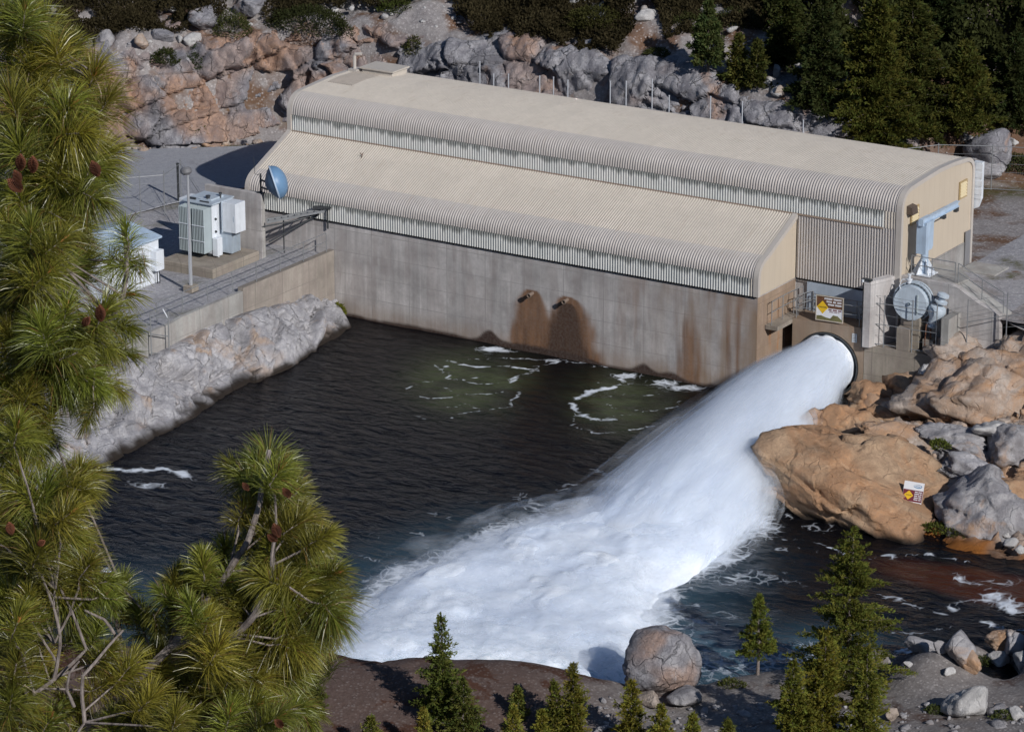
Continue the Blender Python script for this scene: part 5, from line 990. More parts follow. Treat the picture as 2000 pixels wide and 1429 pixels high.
# hillside rocks
HB = [('pale blue-grey boulder on top of the left rock face', (207, 78), (1.6, 1.2, 1.3), 101, 'rock_grey'), ('orange and grey rock on top of the left rock face', (277, 85), (1.3, 1.0, 1.1), 102, 'rock_tan'), ('rounded grey boulder between two lighter ones', (318, 74), (1.4, 1.1, 1.2), 103, 'rock_cliff'), ('bright white rounded boulder above the left rock face', (372, 82), (1.25, 1.0, 1.0), 104, 'rock_white'),
      ('large dark grey outcrop above the white boulder', (405, 50), (2.2, 1.6, 2.0), 105, 'rock_cliff'), ('dark tilted slab on the shrubby slope, top left', (490, 15), (3.0, 2.0, 1.6), 106, 'rock_cliff'), ('small pale stone beside the white boulder', (352, 78), (.5, .4, .5), 107, 'rock_white'), ('small stone at the foot of the orange rock', (253, 85), (.5, .4, .5), 108, 'rock_grey'),
      ('white boulder alone on the slope at top centre', (1262, 32), (1.9, 1.2, 1.1), 109, 'rock_white'), ('pale slab at the top edge right of centre', (1130, 5), (1.6, 1.0, .9), 110, 'rock_white'), ('leaning white rock pair, the upper one, at the dark trees', (1517, 148), (.9, .6, 1.1), 111, 'rock_white'), ('leaning white rock pair, the lower one, at the dark trees', (1502, 165), (.9, .6, .9), 112, 'rock_white'),
      ('blue-shaded boulder under the dark trees', (1565, 152), (1.4, 1.0, 1.1), 113, 'rock_grey'), ('tan rock on the slope under the leaning white rocks', (1523, 188), (.8, .6, .7), 114, 'rock_tan'), ('grey outcrop standing out of the trees at the top right', (1905, 80), (2.0, 1.6, 2.2), 115, 'rock_grey'), ('large layered grey boulder behind the boundary fence', (1935, 318), (3.4, 2.6, 2.9), 116, 'rock_cliff'),
      ('lower grey block leaning on the layered boulder', (1922, 340), (2.2, 1.6, 1.5), 117, 'rock_grey'), ('orange stone on the red soil behind the fence', (1815, 265), (.6, .5, .5), 118, 'rock_tan'), ('orange stone upper right on the red soil', (1918, 250), (.6, .5, .6), 119, 'rock_tan'), ('white stone at the right edge by the shrubs', (1978, 275), (.7, .6, .6), 120, 'rock_white'),
      ('pale stone on the slope just above the roof end', (1602, 240), (.8, .5, .5), 121, 'rock_white'), ('grey stone on the red soil beside a trunk', (1888, 275), (.8, .6, .7), 122, 'rock_grey'), ('pale rock by the fence left of the red soil', (1787, 272), (.9, .6, .7), 123, 'rock_white')]
for lb_, (u, v), dm, sd_, mt in HB: p = ground_hit(u, v+8); boulder(lb_, p+np.array([0, 0, dm[2]*.22]), dm, sd_, mt, sd_*.7, (.15, .1), 'boulders on the hillside', 12, 4, soft=.05, rough=.05, blk=.05)
# loose rubble nobody would count
def rubble(name, pts, sizes, mat, seed):
    r = np.random.default_rng(seed); Vs = []; Fs = []; base = [rock_shape(900+k, 9, 2, .04, .06) for k in range(5)]; n = 0
    for p, s in zip(pts, sizes):
        V, F = base[r.integers(5)]; V = (V*s*np.array([r.uniform(.8, 1.4), r.uniform(.7, 1.1), r.uniform(.5, .9)])/2)@rotz(r.uniform(0, 6.3)).T+p+np.array([0, 0, s*.12]); Vs.append(V); Fs.append(F+n); n += len(V)
    return tag(mobj(name, np.concatenate(Vs), np.concatenate(Fs), MT[mat]), kind='stuff')
r_ = np.random.default_rng(5)
pts = []
while len(pts) < 420:
    x_, y_ = r_.uniform(-28, 34), r_.uniform(14, 36); d_, t_, s_1 = dist_line(np.array([x_]), np.array([y_]), CL)
    if d_[0]*s_1[0] > (2.4 if x_ < 19 else .2): pts.append((x_, y_))
pts = np.array(pts); zz_ = h_back(pts[:, 0], pts[:, 1]); rubble('hillside_rubble', np.column_stack([pts, zz_]), np.exp(r_.normal(-1.25, .5, len(pts))), 'rock_white', 2)
rr_2 = r_.uniform(2, 24, 1700); aa_2 = r_.uniform(112, 131, 1700); hh = h_near(rr_2, aa_2); ok = hh > .12; XY = CAM[:2]+rr_2[:, None]*RT[:2]+aa_2[:, None]*AZ[:2]
rubble('shore_rubble', np.column_stack([XY, hh])[ok & (rr_2 > 3)], np.exp(r_.normal(-1.75, .55, 1700))[ok & (rr_2 > 3)], 'rock_grey', 3)
ptr = np.column_stack([r_.uniform(34, 50, 260), r_.uniform(-9, 4, 260)]); zz_ = np.clip(TR(ptr[:, 0], ptr[:, 1]), -3, 4.75); ok = (zz_ > .5) & ~((ptr[:, 1] > 2.4) & (ptr[:, 0] < 37.8)); rubble('bank_rubble', np.column_stack([ptr, zz_+.1])[ok], np.exp(r_.normal(-1.2, .5, 260))[ok], 'rock_tan', 4)
pl_ = np.column_stack([r_.uniform(-29, -13, 200), r_.uniform(8, 19, 200)]); d_, t_, s_1 = dist_line(pl_[:, 0], pl_[:, 1], CL); ok = (d_*s_1 > -1.6) & (d_*s_1 < .3); rubble('scree', np.column_stack([pl_, yard_z(pl_[:, 0], pl_[:, 1])])[ok], np.exp(r_.normal(-1.2, .5, 200))[ok], 'rock_tan', 6)

# sign on the boulder
dg = bpy.context.evaluated_depsgraph_get()
def scene_hit(u, v):
    dg.update(); ok, loc, nor, idx, ob, mtx = scene.ray_cast(dg, Vector(CAM), Vector(ray(u, v))); return np.array(loc), np.array(nor), ob
bpy.context.view_layer.update()
hp, hn_, ho = scene_hit(1783, 970)
yax = AZ*.80+RT*.28+np.array([0, 0, -.38]); yax /= np.linalg.norm(yax); xax = np.cross(yax, [0, 0, 1]); xax /= np.linalg.norm(xax); zax = np.cross(xax, yax)
tw = -.05; xax, zax = xax*math.cos(tw)+zax*math.sin(tw), zax*math.cos(tw)-xax*math.sin(tw)
Rs = np.stack([xax, yax, zax], 1); so2 = hp-yax*.42-zax*.60-xax*.42
sg2 = thing('warning_sign', 'white and maroon warning sign with a yellow diamond leaning on the big orange boulder', 'sign', so2)
W2, H2 = .95, 1.28
MB().box(0, W2, 0, .015, 0, H2, Rs, so2).build('board', S_w, sg2)
MB().box(.01, W2-.01, -.004, -.001, .36, .90, Rs, so2).build('maroon_band', S_mar, sg2)
b = MB(); b.add([Rs@np.array(q)+so2 for q in [(.07, -.007, .64), (.29, -.007, .86), (.51, -.007, .64), (.29, -.007, .42)]], [(0, 1, 2, 3)]); b.build('diamond', S_y, sg2)
letters('diamond_word', 'DANGER', .07, S_k, sg2, Rs, so2, .29, -.009, .64)
b = MB()
for i in range(5): text_bars(b, .56, .90, .80-.09*i, .05, ((5, 6), (7, 3), (4, 5), (6, 4), (5, 3))[i], Rs, so2, -.006)
b.build('text_lines', S_w, sg2)
b = MB()
for i in range(3): text_bars(b, .06, .42, .25-.07*i, .035, ((4, 5), (6, 3), (5, 4))[i], Rs, so2, -.002)
b.build('text_lines', S_mar, sg2)
for z1 in (1.09, .17):
    b = MB(); n = 24; cxx = .66; e = [(cxx+.20*math.cos(a), z1+.09*math.sin(a)) for a in np.linspace(0, 2*math.pi, n, endpoint=False)]; f = [(cxx+.17*math.cos(a)-.015, z1+.06*math.sin(a)+.012) for a in np.linspace(0, 2*math.pi, n, endpoint=False)]
    b.add([Rs@np.array((x_, -.003, z_))+so2 for x_, z_ in e]+[Rs@np.array((x_, -.003, z_))+so2 for x_, z_ in f], [(i, (i+1) % n, n+(i+1) % n, n+i) for i in range(n)]); b.box(cxx-.12, cxx+.10, -.004, -.002, z1-.012, z1+.02, Rs, so2); b.build('emblem', S_b, sg2)
b = MB(); b.tube([so2+Rs@np.array((.2, .03, 0)), so2+Rs@np.array((.2, .03, .9))], .02, 6).tube([so2+Rs@np.array((.75, .03, .9)), so2+Rs@np.array((.75, .35, .5))], .02, 6).tube([so2+Rs@np.array((.2, .03, .9)), so2+Rs@np.array((.2, .35, .5))], .02, 6); b.build('stand', MT['galv'], sg2)

# ================================================================== vegetation
def blades(O, Dv, Ln, Wd, r, bend=0., two=False):
    """one thin leaf blade per row"""
    n = len(O); Dv = Dv/np.linalg.norm(Dv, axis=1)[:, None]; k = r.normal(size=(n, 3)); S = np.cross(Dv, k); S /= np.linalg.norm(S, axis=1)[:, None]+1e-9
    Ln = np.broadcast_to(Ln, (n,))[:, None]; Wd = np.broadcast_to(Wd, (n,))[:, None]
    if two:
        m = O+Dv*Ln*.55; tip = O+Dv*Ln*.98+np.array([0, 0, -1.])*Ln*bend
        V = np.stack([O-S*Wd*.4, O+S*Wd*.4, m+S*Wd*.5, m-S*Wd*.5, tip+S*Wd*.15, tip-S*Wd*.15], 1).reshape(-1, 3); i = np.arange(n)[:, None]*6
        return V, np.concatenate([i+np.array([[0, 1, 2, 3]]), i+np.array([[3, 2, 4, 5]])]), 6
    m = O+Dv*Ln*.5; tip = O+Dv*Ln
    V = np.stack([O, m+S*Wd*.5, tip, m-S*Wd*.5], 1).reshape(-1, 3); return V, np.arange(n*4).reshape(-1, 4), 4
def conifer(name, label, base, h, rad, seed, col=(.060, .068, .018), style='fir', group=None, dens=1., barkm='bark', bare=.10, kind=None, blade=.17, lean=(0, 0)):
    r = np.random.default_rng(seed); base = np.asarray(base, float)
    root = thing(name, label, 'tree', base, group); top = base+np.array([lean[0], lean[1], h])
    MB().tube([base+(top-base)*t_+np.array([.02*math.sin(9*t_+seed), .02*math.cos(7*t_), 0])*h*.3+(np.array([0, 0, -.25]) if t_ == 0 else 0) for t_ in np.linspace(0, .97, 9)], [max(.008, .020*h*(1-t_*.93)+.01) for t_ in np.linspace(0, 1, 9)], 8).build('trunk', MT[barkm], root, True)
    nb = int(dens*(34+11*h)); tz = np.sort(bare+(1-bare)*(np.arange(nb)+r.uniform(0, 1, nb))/nb); O = []; Dd = []; Lb_ = []; bb = MB(); C = []
    for k in range(nb):
        t_ = tz[k]; az_ = k*2.399+r.uniform(-.5, .5)
        Lr = rad*((1-t_)**.75*1.0+.06)*r.uniform(.42, 1.2)*(.7+.3*min(1, (t_-bare)/.12+.3))
        el = (-.12 if style == 'fir' else .18)+.55*t_+r.uniform(-.15, .15)
        d = np.array([math.cos(az_)*math.cos(el), math.sin(az_)*math.cos(el), math.sin(el)]); p0 = base+(top-base)*t_
        side = np.cross(d, [0, 0, 1]); side /= np.linalg.norm(side)
        if Lr > .35 and (k % 2 == 0): bb.tube([p0, p0+d*Lr*.55-np.array([0, 0, .04*Lr]), p0+d*Lr*.9], [.010+.006*Lr, .007+.003*Lr, .004], 5, False)
        m = max(3, int(Lr/(.080*blade/.15))); cshade = r.uniform(.72, 1.2)
        for j in range(m):
            f = (j+.6)/m
            if style == 'pine' and f < .45: continue
            wl2 = .42*Lr*(1-f)*min(1, f*2.5) if style == 'fir' else .2*Lr
            for sgn in ((-1, 0, 1) if wl2 > .12 else (0,)):
                c_ = p0+d*Lr*f+side*sgn*wl2*r.uniform(.4, 1)+np.array([0, 0, -.10*Lr*f*f+r.normal()*.04*blade/.15]); nn_ = 7 if style == 'fir' else 12
                dd2 = d[None]*.9+side[None]*sgn*.6+r.normal(size=(nn_, 3))*(.55 if style == 'fir' else .8)+np.array([0, 0, .25]); O.append(np.repeat(c_[None], nn_, 0)+r.normal(size=(nn_, 3))*.03*blade/.15); Dd.append(dd2)
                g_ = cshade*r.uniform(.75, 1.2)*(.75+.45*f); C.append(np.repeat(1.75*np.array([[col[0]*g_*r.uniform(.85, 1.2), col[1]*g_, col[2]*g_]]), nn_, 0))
    nn_ = 14; O.append(np.repeat(top[None], nn_, 0)-np.array([0, 0, 1])*r.uniform(0, .25, (nn_, 1))); Dd.append(r.normal(size=(nn_, 3))*.45+np.array([0, 0, 1])); C.append(np.repeat(np.array([col])*1.2, nn_, 0))
    O = np.concatenate(O); Dd = np.concatenate(Dd); C = np.concatenate(C); n = len(O)
    V, F, kpv = blades(O, Dd, blade*r.uniform(.7, 1.3, n), blade*.36*r.uniform(.7, 1.2, n), r)
    if bb.v: bb.build('limbs', MT[barkm], root)
    mobj('crown', V, F, MT['leaf'], root, False, dict(tint=np.repeat(C, kpv, 0))); return root
NT_ = [('slender fir', 'slim dark fir rising in front of the foam, left of centre', (862, 1418), 4.6, 1.05, 201, (.045, .060, .018), 'fir'), ('', 'dark bushy fir at the foot of the slim fir', (905, 1452), 2.7, .95, 202, (.045, .056, .018), 'fir'),
       ('', 'pointed young fir at the bottom, right of the brown rock', (1118, 1450), 3.25, .85, 203, (.062, .066, .016), 'fir'), ('', 'bushy young fir crowding the pointed one on its left', (1082, 1448), 2.5, .7, 204, (.058, .066, .018), 'fir'), ('', 'tiny dark fir on the brown rock', (1012, 1402), 1.25, .42, 205, (.05, .06, .018), 'fir'),
       ('', 'small tapering pine standing alone before the turquoise water', (1480, 1318), 3.5, .82, 206, (.052, .066, .017), 'pine'), ('', 'tall open-branched fir with pale trunk in front of the dark water', (1655, 1345), 7.0, 2.3, 207, (.055, .066, .018), 'fir'),
       ('', 'full yellow-green young fir, tallest of the lower right clump', (1605, 1465), 5.0, 1.45, 208, (.072, .076, .018), 'fir'), ('', 'broad young fir at the left of the lower right clump', (1545, 1480), 4.0, 1.3, 209, (.060, .068, .017), 'fir'), ('', 'round-topped young fir at the right of the lower right clump', (1688, 1470), 4.4, 1.2, 210, (.062, .072, .018), 'fir'),
       ('', 'young fir against the left side of the big rounded boulder', (1232, 1455), 2.7, .85, 211, (.075, .078, .018), 'fir'), ('', 'light green sapling in front of the big rounded boulder', (1290, 1480), 2.2, .7, 212, (.08, .085, .02), 'fir'), ('', 'sapling with a bare yellow tip at the bottom centre', (1002, 1475), 2.0, .6, 213, (.085, .09, .022), 'fir'),
       ('', 'sapling tip at the bottom right of the tiny dark fir', (1058, 1478), 1.9, .5, 214, (.08, .085, .02), 'fir'), ('', 'pale sapling below the slim fir', (828, 1480), 2.0, .5, 215, (.085, .085, .022), 'fir'), ('', 'low green sapling at the bottom under the brown slope', (725, 1475), 1.6, .7, 216, (.06, .07, .02), 'fir'),
       ('', 'small sapling in the shade right of the big rounded boulder', (1352, 1470), 1.6, .5, 217, (.07, .08, .02), 'fir'), ('', 'small fir tip between boulder and clump', (1420, 1478), 1.5, .5, 218, (.05, .06, .018), 'fir'), ('', 'dark bushy fir peeping from behind the big pine', (610, 1395), 2.0, .8, 219, (.035, .045, .015), 'fir')]
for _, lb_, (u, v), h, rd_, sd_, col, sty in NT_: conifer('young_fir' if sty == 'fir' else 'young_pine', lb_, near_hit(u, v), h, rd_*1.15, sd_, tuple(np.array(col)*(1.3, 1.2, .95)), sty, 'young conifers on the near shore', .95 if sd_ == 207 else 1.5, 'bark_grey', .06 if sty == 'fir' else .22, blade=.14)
HT = [('bushy pine on the open slope at the top right of centre', (1382, 158), 4.6, 1.35, 301, (.040, .052, .018), 'pine', 'bark'), ('olive bushy fir below the open-slope pine, left one', (1440, 170), 2.9, 1.15, 302, (.050, .052, .014), 'fir', 'bark'), ('olive bushy fir below the open-slope pine, right one', (1478, 172), 2.6, 1.0, 303, (.038, .042, .012), 'fir', 'bark'),
      ('largest spreading fir above the right end of the roof', (1705, 292), 9.0, 3.5, 304, (.044, .047, .011), 'fir', 'bark'), ('tall fir with dead grey top twigs beside the largest one', (1775, 262), 8.2, 3.0, 305, (.036, .040, .011), 'fir', 'bark_grey'), ('rounded fir on a clear trunk over the red soil', (1878, 282), 5.9, 2.7, 306, (.042, .045, .011), 'fir', 'bark'),
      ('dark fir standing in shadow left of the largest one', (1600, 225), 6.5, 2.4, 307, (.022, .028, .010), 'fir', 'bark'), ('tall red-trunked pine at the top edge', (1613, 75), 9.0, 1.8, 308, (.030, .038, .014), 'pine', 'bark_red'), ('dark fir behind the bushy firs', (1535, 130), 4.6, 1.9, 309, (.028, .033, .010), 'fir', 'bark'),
      ('dark green fir low against the roof line', (1725, 300), 3.2, 1.6, 310, (.026, .038, .015), 'fir', 'bark'), ('fir at the right edge above the layered boulder', (1975, 250), 5.5, 2.2, 311, (.022, .028, .01), 'fir', 'bark'), ('dark fir at the top edge near the grey outcrop', (1830, 120), 6.0, 2.4, 312, (.020, .027, .01), 'fir', 'bark')]
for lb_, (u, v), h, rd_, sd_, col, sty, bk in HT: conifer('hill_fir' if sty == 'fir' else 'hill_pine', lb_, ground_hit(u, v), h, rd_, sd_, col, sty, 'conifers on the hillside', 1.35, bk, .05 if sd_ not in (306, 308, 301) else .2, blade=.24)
# no shade trees stand here; the near bank's soil colour is darkened instead
# shrubs: dark mats over the hillside, single bushes apart
def shrub(name, label, c, sx, sy, sz, n, col, seed, kind=None, group='bushes on the hillside', leaf=.13):
    r = np.random.default_rng(seed); n = int(n*2.2); D = r.normal(size=(n, 3)); D[:, 2] = np.abs(D[:, 2]); D /= np.linalg.norm(D, axis=1)[:, None]; lob = 1+.28*fbm(D*2.4+seed, 3, seed)
    O = np.asarray(c)+D*np.array([sx, sy, sz])*(lob*r.uniform(.45, 1, n)**.5)[:, None]-np.array([0, 0, .1]); Dd = D+r.normal(size=(n, 3))*.7+np.array([0, 0, .3]); g_ = r.uniform(.65, 1.3, n)[:, None]
    V, F, k = blades(O, Dd, leaf*r.uniform(.7, 1.4, n), leaf*.5, r); root = thing(name, label, 'shrub', c, group)
    mobj('foliage', V, F, MT['shrub'], root, False, dict(tint=np.repeat(1.5*np.array([col])*g_, k, 0)))
    b = MB()
    for k in range(5): a = k*1.26+seed; b.tube([np.asarray(c)-(0, 0, .15), np.asarray(c)+np.array([math.cos(a)*sx*.5, math.sin(a)*sy*.5, sz*.6])], [.03, .01], 5, False)
    b.build('stems', MT['bark'], root)
SH = [('dark round bush on the rubble above the left rock face', (322, 128), (1.1, .8, .8), 900, (.030, .036, .013)), ('upright dark green bush on the left rock face', (386, 140), (.9, .8, 1.4), 900, (.030, .042, .018)), ('loose green bush at the foot of the left rock face', (375, 268), (1.1, .7, .7), 500, (.05, .055, .018)),
      ('olive bush between the grey outcrop and the dark mat', (455, 70), (1.3, 1.0, 1.4), 900, (.045, .050, .018)), ('wide dark manzanita clump above the orange rock face', (608, 58), (3.2, 1.6, 1.5), 3200, (.026, .030, .012)), ('green bush at the top edge left of centre', (775, 18), (1.4, 1.0, .8), 900, (.042, .052, .014)), ('scraggly bush in the dark cleft above the roof', (808, 118), (.6, .5, 1.1), 420, (.045, .048, .016)),
      ('small dark bush on the rock ledge above the roof', (1027, 98), (.8, .5, .4), 450, (.030, .040, .014)), ('olive bush in front of the dark mat at top centre', (1170, 50), (2.4, 1.4, 1.2), 2200, (.038, .038, .013)), ('low bush on the rubble slope, right of the dark mat', (1285, 105), (.9, .6, .4), 400, (.040, .045, .016)), ('bush among the rubble near the fallen stump', (1345, 48), (1.4, 1.0, .7), 800, (.035, .038, .014)), ('dark bush right of the open-slope pine', (1450, 45), (2.0, 1.2, .9), 1400, (.030, .034, .013)),
      ('mossy yellow-green bush at the wall corner over the water', None, (.5, .5, .6), 500, (.08, .085, .015)), ('low dark bush left of the big fir trunks', (1660, 150), (2.2, 1.6, 1.6), 1600, (.026, .030, .010)), ('bush at the right edge beside the layered boulder', (1990, 330), (1.0, .8, .9), 700, (.035, .042, .016))]
for i, (lb_, uv, sz3, n, col) in enumerate(SH): c_ = ground_hit(uv[0], uv[1]) if uv else np.array([.45, -.45, .25]); shrub('shrub', lb_, c_, *sz3, n, col, 400+i)
for i, (lb_, (u, v), z, s3, n, col) in enumerate([('small green tuft bush on the rocks of the right bank', (1835, 868), 2.3, (.45, .35, .35), 260, (.07, .085, .02)), ('green bush on the mud beside the leaning grey slab', (1850, 1035), .3, (1.5, .5, .35), 500, (.07, .08, .02)), ('bush on the mud at the right edge, under the rusty block', (1930, 1008), .7, (1.0, .6, .4), 420, (.06, .07, .02))]): shrub('shrub', lb_, GZ(u, v, z), *s3, n, col, 440+i, group='bushes on the right bank', leaf=.12)
for i, (lb_, (u, v), s3, n, col) in enumerate([('low green bush on the gravel left of the white boulder', (1828, 1392), (.5, .4, .35), 300, (.05, .06, .02)), ('bush at the lower right corner beside the white stone', (1958, 1405), (.5, .4, .5), 320, (.05, .06, .02)), ('dark bush behind the tan shore rock', (1920, 1295), (.5, .4, .4), 260, (.045, .055, .018)), ('low bush right of the small pine', (1432, 1338), (.7, .4, .3), 300, (.055, .062, .02)), ('small bush at the foot of the small pine', (1450, 1312), (.3, .3, .4), 200, (.05, .065, .02))]): shrub('shrub', lb_, near_hit(u, v), *s3, n, col, 460+i, group='bushes on the near shore', leaf=.1)
# brush mat: one mass of manzanita, and the dark wood that closes the view at the top right
def brush(name, polys, n, col, seed, hmax, leaf, gmin=-.05):
    r = np.random.default_rng(seed); O = []; cnt = 0
    for poly, dens in polys:
        u0, u1 = min(p[0] for p in poly), max(p[0] for p in poly); v0, v1 = min(p[1] for p in poly), max(p[1] for p in poly); g = [ground_hit(u, v) for u, v in poly]
        gx0, gx1 = min(p[0] for p in g), max(p[0] for p in g); gy0, gy1 = min(p[1] for p in g), max(p[1] for p in g); m = int(n*dens*4); x_ = r.uniform(gx0, gx1, m); y_ = r.uniform(gy0, gy1, m); k = in_poly(x_, y_, g); x_, y_ = x_[k], y_[k]
        P3 = np.stack([x_, y_, 0*x_], 1); nz = fbm(P3*.45, 3, seed)+.5*fbm(P3*1.3, 2, seed+1); k = nz > gmin; x_, y_, nz = x_[k][:int(n*dens)], y_[k][:int(n*dens)], nz[k][:int(n*dens)]
        hh = h_back(x_, y_)+hmax*np.clip(.3+1.2*(nz-gmin), .2, 1.2)*r.uniform(.2, 1, len(x_))**.6; O.append(np.stack([x_, y_, hh], 1))
    O = np.concatenate(O); m = len(O); g_ = (r.uniform(.6, 1.35, m)*(1+.5*fbm(O*.5, 2, seed+5)))[:, None]; V, F, k = blades(O, r.normal(size=(m, 3))+np.array([0, 0, .9]), leaf*r.uniform(.7, 1.4, m), leaf*.5, r)
    tag(mobj(name, V, F, MT['shrub'], None, False, dict(tint=np.repeat(np.array([col])*g_, k, 0))), kind='stuff')
brush('manzanita_brush', [([(60, -120), (470, -120), (440, 50), (350, 78), (230, 76), (110, 100)], 1.5), ([(820, -90), (1230, -90), (1240, 70), (1200, 118), (1090, 108), (930, 96), (890, 40)], 1.8), ([(440, -120), (840, -120), (820, 12), (700, 20), (640, 30), (520, 50)], 1.2), ([(1230, -60), (1560, -60), (1500, 75), (1300, 90)], 1.)], 38000, (.046, .038, .020), 71, 1.2, .19, -.35)
brush('dark_wood', [([(1470, -160), (2080, -160), (2080, 290), (1960, 300), (1850, 200), (1560, 120), (1490, 60)], 1.)], 46000, (.040, .046, .016), 72, 3.2, .36, -.4)
# ================================================================== pine in the foreground
PD = 18.
gpx = GD(-230, 1600, PD+1.0); groundz = float(near_prof(18.)) -.3
pine = thing('long_needled_pine', 'big long-needled pine close to the camera with brown cones and pale twigs', 'tree', (gpx[0], gpx[1], groundz))
r = np.random.default_rng(77)
def PP(u, v, dz=0.): return GD(u, v, PD+dz)
trunk = [np.array([gpx[0], gpx[1], groundz])]+[PP(u, v, 1.0) for u, v in [(-215, 2300), (-200, 1700), (-180, 1100), (-170, 500), (-160, 0), (-150, -400), (-140, -800)]]
MB().tube(trunk, [.22, .18, .16, .14, .11, .085, .06, .02], 12).build('trunk', MT['bark'], pine, True)
LM = [([(-180, 1000, 1), (-80, 640, .7), (5, 330, .4), (20, 200, .3), (18, 60, .3), (12, -70, .3)], .034, .012), ([(-175, 800, 1), (-70, 700, .5), (30, 640, .1), (62, 520, 0), (66, 400, 0), (58, 320, .1), (55, 250, .1)], .032, .010),
      ([(-180, 1200, 1), (-60, 980, .4), (60, 880, 0), (140, 740, -.2), (180, 660, -.3), (205, 605, -.3)], .034, .009), ([(180, 660, -.3), (215, 625, -.4), (240, 585, -.5), (247, 540, -.5), (246, 480, -.5), (240, 440, -.5)], .013, .011),
      ([(-190, 1400, 1), (-90, 1180, .5), (-10, 1080, .3), (60, 1050, .2), (130, 960, .1)], .030, .008), ([(-195, 1640, 1), (-60, 1560, .6), (100, 1480, .3), (250, 1345, .1), (335, 1260, 0), (430, 1140, -.1), (482, 1062, -.2), (506, 985, -.2), (516, 930, -.2), (525, 880, -.2)], .040, .012),
      ([(335, 1260, 0), (400, 1245, -.1), (460, 1237, -.2), (500, 1200, -.3), (528, 1140, -.3), (532, 1080, -.3), (540, 1040, -.3)], .026, .009), ([(100, 1480, .3), (60, 1330, .0), (20, 1240, 0), (-10, 1160, .1)], .018, .009), ([(20, 1395, -.1), (70, 1350, -.2), (105, 1325, -.2), (170, 1270, -.2), (140, 1190, -.2), (105, 1255, -.2)], .013, .005),
      ([(105, 1325, -.2), (118, 1250, -.3), (104, 1180, -.3), (108, 1150, -.3)], .011, .006), ([(250, 1345, .1), (235, 1255, -.1), (205, 1210, -.2), (165, 1190, -.2)], .013, .006), ([(165, 1410, -.3), (158, 1360, -.3), (160, 1320, -.35), (188, 1292, -.3), (240, 1230, -.2)], .011, .006), ([(145, 1380, -.3), (128, 1345, -.3), (135, 1310, -.35), (155, 1290, -.35)], .009, .005),
      ([(210, 1410, -.2), (203, 1350, -.2), (215, 1290, 0)], .008, .005), ([(470, 1360, -.4), (440, 1330, .2), (415, 1310, .2), (380, 1290, -.1)], .010, .005), ([(330, 1400, -.3), (322, 1340, -.3), (300, 1290, -.1)], .009, .005), ([(-60, 1560, .6), (150, 1520, .4), (350, 1450, .4), (480, 1400, .4), (560, 1330, .4), (590, 1240, .3)], .016, .006), ([(460, 1237, -.2), (540, 1215, .3), (620, 1160, .3), (660, 1110, .2)], .011, .006),
      ([(482, 1062, -.2), (540, 1000, -.4), (580, 960, -.5)], .011, .006), ([(-170, 500, 1), (-60, 330, .5), (60, 240, .2), (130, 200, 0), (185, 145, -.1)], .026, .008), ([(60, 240, .2), (140, 330, -.2), (185, 340, -.3)], .013, .007), ([(240, 1255, -.1), (225, 1215, -.1), (240, 1150, -.1)], .008, .005), ([(335, 1260, 0), (345, 1190, -.1), (395, 1110, -.1), (440, 1070, -.1)], .012, .006)]
lb = MB(); samp = []
for li, (pts, ra, rb) in enumerate(LM):
    P3 = [PP(p[0], p[1], p[2]+(.0 if li in (5, 6) else .12 if li in (8, 9, 10, 11, 12) else .42)) for p in pts]; Q, _ = resample(P3, .05); Q = np.vstack([Q, P3[-1]]); Q[1:-1] += .008*np.stack([fbm(Q*6, 2, 3), fbm(Q*6, 2, 4), fbm(Q*6, 2, 5)], 1)[1:-1]
    lb.tube(Q, np.linspace(ra, rb, len(Q)), 7); samp.append(Q)
samp = np.concatenate(samp)
lo = lb.build('limbs', MT['bark_grey'], pine, True)
